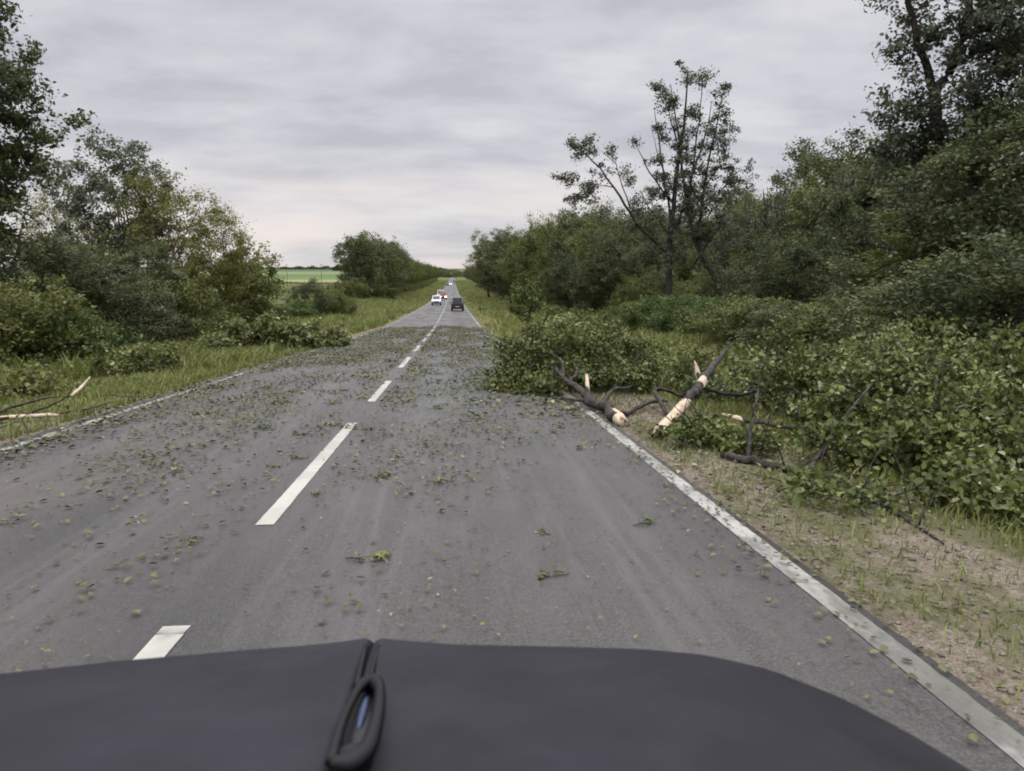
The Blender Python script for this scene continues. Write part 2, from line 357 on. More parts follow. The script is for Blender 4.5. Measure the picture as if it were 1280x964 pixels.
def clump_leaves(tw, r, per, spread, size, lump=.35, **k):
    """leaves set around the outer part of each twig"""
    C, Tn = [], []
    for P in tw:
        m_ = max(3, int(per*r.uniform(.55, 1.4))); u = 1-np.abs(r.normal(0, .32, m_)); u = np.clip(u, .15, 1)
        i = u*(len(P)-1); j = np.clip(i.astype(int), 0, len(P)-2); f = (i-j)[:, None]
        q = P[j]*(1-f)+P[j+1]*f; s_ = spread*r.uniform(.6, 1.3)
        q = q + r.normal(0, 1, (m_, 3))*s_*np.array([.5, .5, .36])
        C.append(q); Tn.append(np.clip(r.normal(.42+r.normal(0, .27), .2, m_), 0, 1))
    C = np.concatenate(C); Tn = np.concatenate(Tn)
    return leaves(C, size, r, tone=Tn, **k)

def crown_tips(n, r, c, R, low=.0, rough=.25, shell=.55):
    """points through an uneven crown volume"""
    c = np.asarray(c, float); R = np.asarray(R, float); d = r.normal(0, 1, (n, 3)); d /= np.linalg.norm(d, axis=1, keepdims=True)
    ph = r.uniform(0, 6, 6)
    lump = 1+rough*(np.sin(d[:, 0]*4+ph[0])*np.cos(d[:, 1]*4+ph[1])+.7*np.sin(d[:, 2]*6+ph[2]+d[:, 0]*3))
    rr = r.uniform(shell**3, 1, n)**(1/3.)*lump
    return c+d*R*rr[:, None]

def make_tree(name, seed, H, R, leafm, size=.17, ntip=230, per=110, base=.25, tr=.16, lean=(0, 0), limbs=8, spread=.5, rough=.25, barkm='bark', rounded=False, low=.0, shell=.5, top_w=1., label=None, cat='tree', group=None, loc=(0, 0, 0), rz=0, trunkname='trunk', stems=1, up=.6, wid=.62):
    r = np.random.RandomState(seed); o = empty(name, loc, rz, label, cat, group)
    skel = []; cz0 = H*base; lean = np.array([*lean, 0.])
    ctr = np.array([0, 0, (H+cz0)/2])+lean; Rv = np.array([R, R, (H-cz0)/2])
    for s in range(stems):
        o0 = np.array([0, 0, -.15]) if stems == 1 else np.array([r.normal(0, R*.22), r.normal(0, R*.22), -.1])
        a0 = o0*np.array([1 if stems == 1 else 2.2, 1 if stems == 1 else 2.2, 0])
        tp = a0+lean*1.1+np.array([r.normal(0, R*.1), r.normal(0, R*.1), H*r.uniform(.72, .9)])
        P = curve(o0, tp, 9, r, .10); t_ = np.linspace(0, 1, 9); Rr = tr*(1-.82*t_)*(1/np.sqrt(stems)); Rr[0] *= 1.35
        P += lean*(t_**1.5)[:, None]*0
        skel.append((P, Rr))
    tr0 = list(skel)
    for k in range(limbs):
        P0, R0 = tr0[k % len(tr0)]; i = r.randint(2, 7); a = k*2.4+r.uniform(-.5, .5)
        h = P0[i][2]; up_ = r.uniform(.15, .45)*H
        hz = min(h+up_, H*.93); q = abs((hz-ctr[2])/Rv[2]); rad = R*math.sqrt(max(.12, 1-q*q))*r.uniform(.5, .85)
        tipp = np.array([math.cos(a)*rad, math.sin(a)*rad, hz])+np.array([lean[0], lean[1], 0])
        skel.append((curve(P0[i], tipp, 7, r, .10, lift=.06), np.linspace(R0[i]*.62, .02, 7)))
    tips = crown_tips(ntip, r, ctr, Rv, rough=rough, shell=shell)
    tips = tips[tips[:, 2] > .12+low*H]
    poly, tw = grow(skel, tips, r, .028)
    V, Fc = tubes(poly, 6); link(trunkname, mesh_np(name+'_'+trunkname, V, Fc, M[barkm], smooth=True), o)
    V, Fc, tn = clump_leaves(tw, r, per, spread, size, rounded=rounded, up=up, wid=wid)
    link('crown', mesh_np(name+'_crown', V, Fc, M[leafm], tn), o)
    return o
def put(o, x, y, s=1., rz=None, label=None, group=None, dz=0., sz=None, first=False, rnd=random.Random(5)):
    c = o if first else copy_tree(o)
    c.location = (x, y, g(x, y)+dz); c.rotation_euler = (0, 0, rnd.uniform(0, 6.28) if rz is None else rz); c.scale = (s, s, sz or s)
    if label: c['label'] = label
    if group: c['group'] = group
    return c
def putpx(o, px, py_top, Y, H, **k):
    """stand a plant of native height H at depth Y so its top reaches the height seen there"""
    p = at(px, py_top, Y); gx = g(p.x, Y); s = (p.z-gx)/H
    return put(o, p.x, Y, sz=s, s=k.pop('s', s), **k)

# prototypes (each is used in place as one of its kind)
T_dense = make_tree('broadleaf_tree', 1, 11, 3.5, 'leaf_dark', .17, 330, 95, .12, .17, limbs=11, spread=.55)
T_mid = make_tree('broadleaf_tree', 2, 10, 3.2, 'leaf_mid', .16, 320, 90, .10, .15, limbs=10, spread=.5, rough=.3)
T_airy = make_tree('ash_tree', 3, 11, 3.0, 'leaf_grey', .16, 330, 60, .30, .14, limbs=13, spread=.42, rough=.16, shell=.4)
T_olive = make_tree('willow_tree', 4, 9, 3.2, 'leaf_olive', .17, 300, 62, .12, .15, limbs=12, spread=.5, rough=.35, wid=.4, stems=2)
S_dark = make_tree('shrub', 11, 4.2, 2.4, 'leaf_dark', .12, 260, 85, .0, .06, limbs=7, spread=.42, trunkname='stems', stems=4, cat='shrub')
S_fresh = make_tree('shrub', 12, 2.6, 2.0, 'leaf_fresh', .11, 230, 75, .0, .05, limbs=6, spread=.36, trunkname='stems', stems=4, cat='shrub')
S_mid = make_tree('shrub', 13, 3.4, 2.2, 'leaf_mid', .12, 240, 80, .0, .05, limbs=6, spread=.4, trunkname='stems', stems=4, cat='shrub')
F_a = make_tree('broadleaf_tree', 21, 15, 5.2, 'leaf_dark', .40, 240, 46, .12, .24, limbs=9, spread=.95, rough=.3)
F_b = make_tree('broadleaf_tree', 22, 16, 4.3, 'leaf_mid', .40, 220, 42, .10, .24, limbs=9, spread=.9, rough=.35)
F_s = make_tree('shrub', 23, 4.5, 4.2, 'leaf_mid', .30, 160, 46, .0, .08, limbs=5, spread=.7, trunkname='stems', stems=3, cat='shrub')
used = set()
def P_(o, *a, **k):
    f = o.name not in used; used.add(o.name); return putpx(o, *a, first=f, **k)
def W_(o, *a, **k):
    f = o.name not in used; used.add(o.name); return put(o, *a, first=f, **k)

# ---- left, near
T_big = make_tree('oak_tree', 31, 14, 3.6, 'leaf_dark', .17, 420, 85, .30, .26, limbs=14, spread=.5, rough=.38, shell=.45)
P_(T_big, -78, -40, 24, 14, s=.85, rz=1.0, label='tall dark oak at the left edge of the photo, reaching above all its neighbours')
P_(T_airy, 136, 172, 42, 11, s=.98, rz=0.4, label='airy round-topped tree with thin forked stems seen against the sky, left side')
P_(T_olive, 212, 222, 40, 9, s=.9, rz=2.0, label='olive green willow just right of the round-topped airy tree')
P_(T_mid, 84, 300, 37, 10, s=.8, rz=2.2, label='mid green tree between the tall left oak and the olive willow')
P_(T_olive, 72, 240, 56, 9, s=.8, rz=4.0, label='pale willow top showing behind the tall left oak')
P_(T_dense, 30, 292, 27, 11, s=.72, rz=.6, label='low dense tree under the tall left oak')
P_(T_dense, 172, 305, 34, 11, s=.62, rz=3.0, label='dark dense tree in front of the olive willow')
P_(T_olive, 262, 268, 42, 9, s=.72, rz=5.2, label='small olive tree on the sloping right flank of the left thicket')
lt = make_tree('leaning_tree', 32, 5.2, 1.75, 'leaf_mid', .15, 150, 62, .28, .13, lean=(2.6, 0), limbs=6, spread=.42, rough=.3)
q = at(254, 365, 46); lt.location = (q.x, 46, g(q.x, 46)); tag(lt, 'small tree leaning towards the road at the right end of the left thicket')
for i, (px, pt, Yy, o, s, lab) in enumerate([
    (-12, 350, 21, S_mid, .9, 'mid green shrub at the left edge of the photo under the oak'),
    (60, 372, 22, S_fresh, .85, 'low fresh green shrub nearest the road on the left verge'),
    (118, 340, 28, S_dark, .8, 'dark shrub at the foot of the left thicket, left of the lone pale shrub'),
    (165, 352, 31, S_dark, .8, 'dark rounded shrub in front of the small olive willow'),
    (215, 345, 34, S_mid, .85, 'green shrub right of the dark rounded one at the foot of the thicket'),
    (252, 372, 40, S_fresh, .9, 'fresh green shrub beneath the leaning tree'),
    (295, 366, 46, S_mid, .8, 'shrub just below the leaning tree crown'),
    (330, 376, 50, S_fresh, .85, 'low shrub right of the leaning tree above the left brush heap'),
    (385, 350, 84, S_dark, .95, 'small dark bush standing alone between left thicket and far row'),
    (412, 362, 88, S_mid, .9, 'green bush right beside the small dark lone bush'),
    (372, 376, 76, S_fresh, .9, 'low bright bush before the small dark lone bush'),
    (428, 372, 92, S_fresh, .9, 'low bush at the foot of the first tree of the far left row')]):
    H = {S_mid: 3.4, S_fresh: 2.6, S_dark: 4.2}[o]
    P_(o, px, pt, Yy, H, s=s*1.0, rz=i*1.3, label=lab)

# ---- right, near to middle
P_(T_dense, 1112, 182, 36, 11, s=.95, rz=1.2, label='dense dark tree left of the forked giant on the right')
P_(T_dense, 1285, 120, 22, 11, s=.9, rz=2.2, label='dark tree cut by the right edge of the photo')
P_(T_mid, 1190, 250, 24, 10, s=.85, rz=5.2, label='dark bushy tree in front of the forked giant')
P_(T_mid, 1040, 228, 44, 10, s=.95, rz=.2, label='tree with ragged top left of the dense dark tree on the right')
P_(T_mid, 985, 240, 50, 10, s=.95, rz=3.2, label='ragged tree right of the sparse storm-torn tree')
P_(T_dense, 1000, 292, 32, 11, s=.62, rz=4.4, label='low dark tree before the ragged trees on the right')
P_(T_airy, 930, 268, 60, 11, s=.8, rz=2.5, label='thin airy tree directly right of the sparse storm-torn tree')
P_(T_dense, 1090, 330, 24, 11, s=.5, rz=.4, label='squat dark tree above the brush heap on the right')
for i, (px, pt, Yy, o, s, lab) in enumerate([
    (1260, 300, 15, S_dark, 1.0, 'dark shrub at the right edge behind the brush heap'),
    (1175, 335, 17, S_dark, .95, 'dark shrub behind the middle of the right brush heap'),
    (1085, 372, 19, S_mid, .9, 'mid green shrub behind the right brush heap'),
    (1010, 380, 23, S_dark, .9, 'dark shrub behind the fallen branches on the right'),
    (945, 372, 29, S_mid, .95, 'green shrub right of the bright thicket'),
    (900, 376, 33, S_fresh, .95, 'bright shrub below the leaning stem of the torn tree'),
    (862, 372, 37, S_fresh, 1.0, 'bright shrub at the foot of the storm-torn tree'),
    (818, 372, 42, S_fresh, 1.0, 'bright shrub left of the foot of the torn tree'),
    (800, 345, 58, S_mid, .9, 'green shrub beside the trunk of the storm-torn tree'),
    (775, 385, 50, S_fresh, .7, 'low bright shrub behind the fallen crown')]):
    H = {S_mid: 3.4, S_fresh: 2.6, S_dark: 4.2}[o]
    P_(o, px, pt, Yy, H, s=s, rz=i*1.7+.5, label=lab)
for i, (px, pt, Yy, o, s) in enumerate([(640, 292, 150, T_dense, 1.35), (672, 272, 120, T_mid, 1.3), (700, 262, 108, T_mid, 1.2), (725, 268, 100, T_dense, 1.2), (752, 256, 92, T_mid, 1.25), (790, 268, 82, T_dense, 1.0), (655, 285, 135, T_mid, 1.3), (625, 292, 178, T_dense, 1.6), (770, 285, 74, T_dense, .8), (612, 290, 215, T_mid, 1.8), (708, 320, 84, T_dense, .75), (745, 325, 74, T_dense, .7)]):
    H = 11 if o is T_dense else 10
    P_(o, px, pt, Yy, H, s=s, rz=i*2.1, label='one of the dense trees in the belt right of the road, beyond the fallen crown', group='trees of the right belt')

rb = random.Random(9)
for i in range(26):
    W_((T_dense, T_mid)[i % 2], rb.uniform(27, 40), 48+i*4.2, rb.uniform(1.05, 1.35), label='one of the trees deep in the wood right of the road, behind the front trees', group='trees deep in the right wood')
for i in range(14):
    W_((S_dark, S_mid)[i % 2], rb.uniform(18.5, 26), 46+i*4.5, rb.uniform(1.0, 1.3), label='one of the shrubs under the trees behind the storm-torn tree', group='shrubs under the right wood')
T_thin = make_tree('young_poplar', 24, 8, .85, 'leaf_grey', .13, 90, 26, .12, .06, limbs=8, spread=.28, rough=.4, shell=.2)
for i, (px, pt, Yy) in enumerate([(938, 236, 50), (957, 222, 47), (978, 214, 46), (1003, 206, 45), (1022, 212, 44), (1050, 190, 42), (1072, 172, 40), (1092, 178, 38)]):
    P_(T_thin, px, pt, Yy, 8, s=1.0, rz=i*1.9, label='one of the thin upright young trees poking out of the right hedge top', group='thin young trees in the right hedge')
# forked giant at the right
def hand_tree(name, pts_px, Y0, leafm, tipsets, per, spread, size, label, seed, cat='tree', twr=.03, upright=True):
    """skeleton given by where its limbs run; every polyline is (list of (px, py, depth), r0, r1)"""
    r = np.random.RandomState(seed); base = at(pts_px[0][0][0][0], pts_px[0][0][0][1], pts_px[0][0][0][2])
    o = empty(name, (base.x, base.y, g(base.x, base.y)), 0, label, cat); O = np.array(o.location)
    skel = []
    for pl, r0, r1 in pts_px:
        P = np.array([at(*p) for p in pl])-O; n = max(6, 3*len(P)); s = np.linspace(0, len(P)-1, n)
        P = np.stack([np.interp(s, np.arange(len(P)), P[:, k]) for k in range(3)], 1); P[1:-1] += r.normal(0, .04, (n-2, 3)); skel.append((P, np.linspace(r0, r1, n)))
    skel[0][0][0][2] = -.2
    tips = []
    for (px, py, Yd, rad, n) in tipsets:
        c = np.array(at(px, py, Yd))-O; tips.append(c+r.normal(0, 1, (n, 3))*rad*.55)
    tips = np.concatenate(tips); tips = tips[tips[:, 2] > .1]
    poly, tw = grow(skel, tips, r, twr, upright=upright)
    V, Fc = tubes(poly, 8); link('trunk', mesh_np(name+'_trunk', V, Fc, M['bark'], smooth=True), o)
    V, Fc, tn = clump_leaves(tw, r, per, spread, size, rounded=True)
    link('crown', mesh_np(name+'_crown', V, Fc, M[leafm], tn), o); return o
hand_tree('forked_tree', [
    ([(1185, 425, 27), (1178, 260, 27), (1168, 115, 27)], .30, .20), ([(1168, 118, 27), (1150, 60, 27), (1135, 0, 27), (1128, -60, 27.3)], .15, .07),
    ([(1168, 118, 27), (1190, 85, 27), (1205, 45, 26.6), (1212, -10, 26.5), (1225, -90, 26.5)], .18, .09),
    ([(1180, 200, 27), (1225, 180, 26), (1290, 172, 25)], .10, .04), ([(1205, 50, 26.6), (1250, 10, 26), (1300, -30, 25)], .09, .04)],
    27, 'leaf_grey', [(1138, 55, 27, 1.0, 20), (1128, 130, 27, .9, 24), (1178, 20, 27, 1.2, 16), (1235, 40, 26, 1.6, 90), (1270, 110, 25.5, 1.6, 90), (1225, 150, 26.5, 1.2, 60), (1150, 160, 27, 1.0, 26), (1180, 210, 27, 1.6, 80), (1245, 220, 26, 1.8, 90), (1275, -10, 25.5, 1.8, 60), (1190, -80, 27, 1.8, 30), (1125, -20, 27.5, 1.2, 24), (1120, 190, 27.5, 1.0, 30), (1285, 30, 25, 1.4, 60), (1250, 300, 26, 2, 60), (1150, 300, 27, 1.8, 60)],
    44, .42, .15, 'giant tree at the upper right with dark limbs forking into a V', 51)
# storm-torn sparse tree
hand_tree('torn_tree', [
    ([(838, 410, 58), (835, 330, 58), (838, 290, 58), (848, 200, 58), (856, 150, 58), (860, 92, 58)], .30, .04),
    ([(930, 425, 56), (900, 360, 57), (872, 310, 57.5), (858, 260, 58), (850, 180, 58.5), (838, 105, 59)], .26, .03),
    ([(836, 320, 58), (800, 285, 57), (775, 245, 56.5), (745, 205, 56), (722, 185, 56)], .14, .03),
    ([(788, 262, 56.8), (770, 205, 57), (752, 188, 57.5)], .05, .015),
    ([(845, 260, 58), (812, 215, 58), (795, 180, 58)], .08, .02), ([(842, 300, 58), (815, 265, 59), (800, 240, 60)], .07, .02),
    ([(872, 310, 57.5), (880, 230, 57), (895, 160, 57), (905, 110, 57)], .13, .02), ([(860, 250, 58), (872, 170, 58), (878, 100, 58)], .09, .02),
    ([(876, 290, 57.5), (900, 240, 57), (922, 215, 57)], .08, .02), ([(882, 230, 57), (905, 200, 57), (912, 170, 57)], .05, .015),
    ([(850, 190, 58), (835, 140, 58), (826, 110, 58)], .06, .015), ([(838, 330, 58), (815, 290, 58), (790, 270, 58.5), (770, 268, 59)], .08, .02),
    ([(840, 285, 58), (830, 220, 58.5), (822, 170, 59), (818, 135, 59)], .10, .02), ([(848, 280, 58), (866, 220, 58), (884, 160, 58.5), (890, 125, 58.5)], .10, .02),
    ([(868, 330, 57.5), (895, 290, 57), (912, 262, 57)], .08, .02), ([(842, 240, 58), (826, 205, 58), (815, 165, 58.5)], .06, .015)],
    58, 'leaf_grey', [(825, 160, 58.5, .5, 5), (845, 125, 58.5, .6, 6), (868, 140, 58, .7, 8), (888, 180, 57.5, .9, 12), (835, 225, 58, 1.2, 16), (865, 245, 58, 1.5, 22), (800, 275, 57.5, 1.2, 14), (785, 225, 57, .6, 5), (765, 185, 57, .4, 3), (905, 235, 57, 1.2, 16), (850, 300, 58, 2.0, 24), (890, 310, 57, 1.6, 18), (722, 185, 56, .75, 9), (738, 182, 56, .7, 7), (712, 222, 56, .7, 6), (735, 235, 56, .9, 10), (722, 250, 56, .7, 6), (752, 205, 56.5, .7, 5),
        (826, 112, 58, .9, 8), (838, 130, 58, .7, 6), (860, 92, 58, .6, 6), (878, 98, 58, .7, 8), (905, 112, 57, .6, 6), (848, 160, 58, 1.0, 14), (858, 185, 58, 1.1, 18), (795, 178, 58, .4, 3), (820, 200, 58, .5, 5),
        (870, 215, 57.5, 1.2, 12), (905, 165, 57, .9, 10), (908, 200, 57, 1.2, 14), (918, 225, 57, 1.2, 14), (885, 240, 57, 1.6, 18), (850, 245, 58, 1.8, 22), (820, 250, 58, 1.3, 12), (800, 245, 58, .7, 6), (835, 280, 58, 1.8, 18), (865, 285, 58, 1.8, 18), (890, 270, 57, 1.4, 14), (755, 265, 57, .8, 6), (905, 135, 57, .7, 7)],
    70, .46, .16, 'tall sparse storm-torn tree with bare grey limbs against the sky, right side', 52)
sp_ = make_tree('sapling', 53, 3.2, .62, 'leaf_fresh', .12, 60, 24, .48, .035, limbs=4, spread=.22, rounded=True)
q = at(658, 415, 25); putpx(sp_, 658, 350, 25, 3.2, s=.8, first=True, rz=0, label='slim sapling with yellow green leaves rising behind the fallen crown')

# ---- far belts
rr = random.Random(3); farL, farR = [], []
Yy = 186.
while Yy < 1250:
    for xo in (-22, ) if Yy < 290 else (-25, -34):
        farL.append((xo+rr.uniform(-1, 1.5), Yy+rr.uniform(-2, 2)))
    Yy *= 1.036 if Yy < 500 else 1.05
Yy = 118.
while Yy < 1250:
    for xo in (20, 29) if Yy < 500 else (21, ):
        farR.append((xo+rr.uniform(-1.5, 2), Yy+rr.uniform(-2, 2)))
    Yy *= 1.045
for i, (x, y) in enumerate(farL):
    k = .93+.25*rr.random() if i > 4 else .98
    W_((F_a, F_b)[i % 2], x, y, k*1.05, group='trees of the far left row', label='one of the trees in the distant row left of the road')
for i, (x, y) in enumerate(farR):
    W_((F_a, F_b)[(i+1) % 2], x, y, .85+.25*rr.random(), group='trees of the far right row', label='one of the trees in the distant row right of the road')
for i, (x, y, s, lab) in enumerate([(-17, 190, .85, 'rounded bush at the road end of the far left row'), (-23, 178, 1.15, 'broad bush at the foot of the first tree of the far left row'), (-26.5, 184, .9, 'bush at the field side of the far left row')]):
    W_(F_s, x, y, s, label=lab)
for i in range(26):
    y = 215*1.058**i; 
    W_(F_s, -18.5+rr.uniform(-1.5, 1), y, .5+.3*rr.random(), label='one of the low bushes along the foot of the distant rows', group='low bushes along the distant rows')
    W_(F_s, 15.5+rr.uniform(-1, 1.5), y*.55, .35+.3*rr.random(), label='one of the low bushes along the foot of the distant rows', group='low bushes along the distant rows')
# mass of woods closing the road at the horizon, and the groves far across the fields
def woods(name, spots, seed, mat_='leaf_dark', size=2.2):
    r = np.random.RandomState(seed); C = []
    for (x, y, w_, d_, h_, n) in spots:
        q = np.stack([x+r.uniform(-w_, w_, n), y+r.uniform(-d_, d_, n), np.zeros(n)], 1)
        top = h_*(.75+.25*np.sin(q[:, 0]*.06+y)+.12*np.sin(q[:, 0]*.21))*np.sqrt(np.clip(1-((q[:, 0]-x)/w_)**4, .05, 1))
        q[:, 2] = gz(q[:, 0], q[:, 1])+r.uniform(0, 1, n)**.7*top; C.append(q)
    V, Fc, tn = leaves(np.concatenate(C), size, r, rounded=False, wid=.9)
    return tag(link(name, mesh_np(name, V, Fc, M[mat_], tn)), kind='stuff')
tag(woods('horizon_woods', [(30, 1500, 60, 60, 17, 6500), (-45, 1480, 45, 60, 17, 5500), (5, 1900, 80, 40, 15, 5000)], 61), 'dark mass of woods closing the road at the horizon', 'woods')
tag(woods('field_grove', [(-560, 4300, 90, 40, 40, 5000), (-900, 6200, 500, 60, 26, 9000), (-2300, 6500, 1200, 60, 24, 12000)], 62, size=8), 'blue-grey groves far across the fields on the horizon', 'woods')
tag(woods('field_hedge', [(-250, 690, 190, 2.0, 2.0, 7000)], 63, 'leaf_mid', size=.8), 'thin dark hedge line across the distant field', 'hedge')

# ------------------------------------------------------------------ verge grass and weeds (stuff)
def blades(name, zones, seed, m_, label):
    r = np.random.RandomState(seed); B, Hh, Tn = [], [], []
    for (x0, x1, y0, y1, n, h, clus) in zones:
        k = max(1, n//clus); cx = r.uniform(x0, x1, k); cyy = y0+(y1-y0)*r.uniform(0, 1, k)**1.35; ch = r.uniform(.5, 1.3, k)*h
        tn = np.clip(r.normal(.5, .22, k), 0, 1)
        s = .05+.02*cyy/10
        x = np.repeat(cx, clus)+r.normal(0, 1, k*clus)*np.repeat(s, clus); y = np.repeat(cyy, clus)+r.normal(0, 1, k*clus)*np.repeat(s, clus)*1.5
        keep = ((x > PR+.12) | (x < PL-.12)); keep &= ~((x > -9) & (y > 8.5) & (x < PL-.3) & (y < 14.5) & (r.uniform(0, 1, len(x)) < .75)); keep &= ~((x > PR) & (x < PR+1.9) & (r.uniform(0, 1, len(x)) < .80))
        B.append(np.stack([x, y], 1)[keep]); Hh.append((np.repeat(ch, clus)*r.uniform(.6, 1.2, k*clus))[keep]); Tn.append(np.clip(np.repeat(tn, clus)+r.normal(0, .1, k*clus), 0, 1)[keep])
    B = np.concatenate(B); Hh = np.concatenate(Hh)[:, None]; Tn = np.concatenate(Tn); n = len(B)
    P = np.concatenate([B, (gz(B[:, 0], B[:, 1])-.01)[:, None]], 1); a = r.uniform(0, 6.28, n); s = np.stack([np.cos(a), np.sin(a), 0*a], 1)
    ln = r.normal(0, .38, (n, 2)); ln[:, 0] += .1
    W = Hh*.022+.0015+.00030*B[:, 1:2]
    M1 = P+np.concatenate([ln*Hh*.35, Hh*.6], 1); T = P+np.concatenate([ln*Hh, Hh*.95], 1)
    V = np.stack([P-s*W, P+s*W, M1+s*W*.75, M1-s*W*.75, T], 1).reshape(-1, 3); b = np.arange(n)*5
    Fc = np.concatenate([np.stack([b, b+1, b+2], 1), np.stack([b, b+2, b+3], 1), np.stack([b+3, b+2, b+4], 1)])
    tag(link(name, mesh_np(name, V, Fc, M[m_], np.repeat(Tn, 5))), label, 'grass', kind='stuff')
blades('verge_grass', [(PR+.1, 9, 2, 26, 150000, .09, 10), (3.6, 9, 3, 16, 90000, .14, 10), (PR+.2, 14, 14, 60, 45000, .32, 14), (5, 17, 30, 75, 26000, .55, 12), (PR+.2, 17, 60, 300, 30000, .5, 12), (PR+.4, 15, 240, 900, 26000, .9, 12), (-18, PL-.5, 240, 900, 26000, .9, 12),
    (-15, PL-.1, 5, 30, 150000, .15, 12), (-16, PL-.7, 20, 62, 60000, .34, 14), (-26, PL-.4, 55, 300, 60000, .6, 12), (-15, -9, 14, 60, 22000, .6, 12)], 71, 'grass', 'yellowish green grass covering both road verges')
def weeds(seed, zones):
    r = np.random.RandomState(seed); C, Z = [], []
    for (x0, x1, y0, y1, k, per, h, sz) in zones:
        cx = r.uniform(x0, x1, k); cyy = r.uniform(y0, y1, k); hh = h*r.uniform(.3, 1.2, k)
        q = np.stack([np.repeat(cx, per), np.repeat(cyy, per), 0*np.repeat(cx, per)], 1)+r.normal(0, 1, (k*per, 3))*np.array([h*.5, h*.5, 0])
        q[:, 2] = gz(q[:, 0], q[:, 1])+.02+np.repeat(hh, per)*r.uniform(0, 1, k*per); C.append(q); Z.append(np.full(k*per, sz))
    C = np.concatenate(C); Z = np.concatenate(Z); ok = (C[:, 0] > PR+.3) | (C[:, 0] < PL-.3); V, Fc, tn = leaves(C[ok], Z[ok], r, rounded=False)
    tag(link('undergrowth', mesh_np('undergrowth', V, Fc, M['leaf_mid'], tn)), 'leafy undergrowth at the foot of the trees on both sides', 'undergrowth', kind='stuff')
weeds(72, [(9.5, 17, 14, 60, 330, 70, .6, .09), (-17, -8, 10, 60, 420, 70, .7, .09), (-12, -6.2, 8, 40, 120, 50, .25, .07), (5, 9, 12, 40, 60, 50, .22, .06), (-27, -15, 60, 200, 420, 60, 1.0, .22), (11, 20, 55, 220, 420, 60, 1.0, .22)])

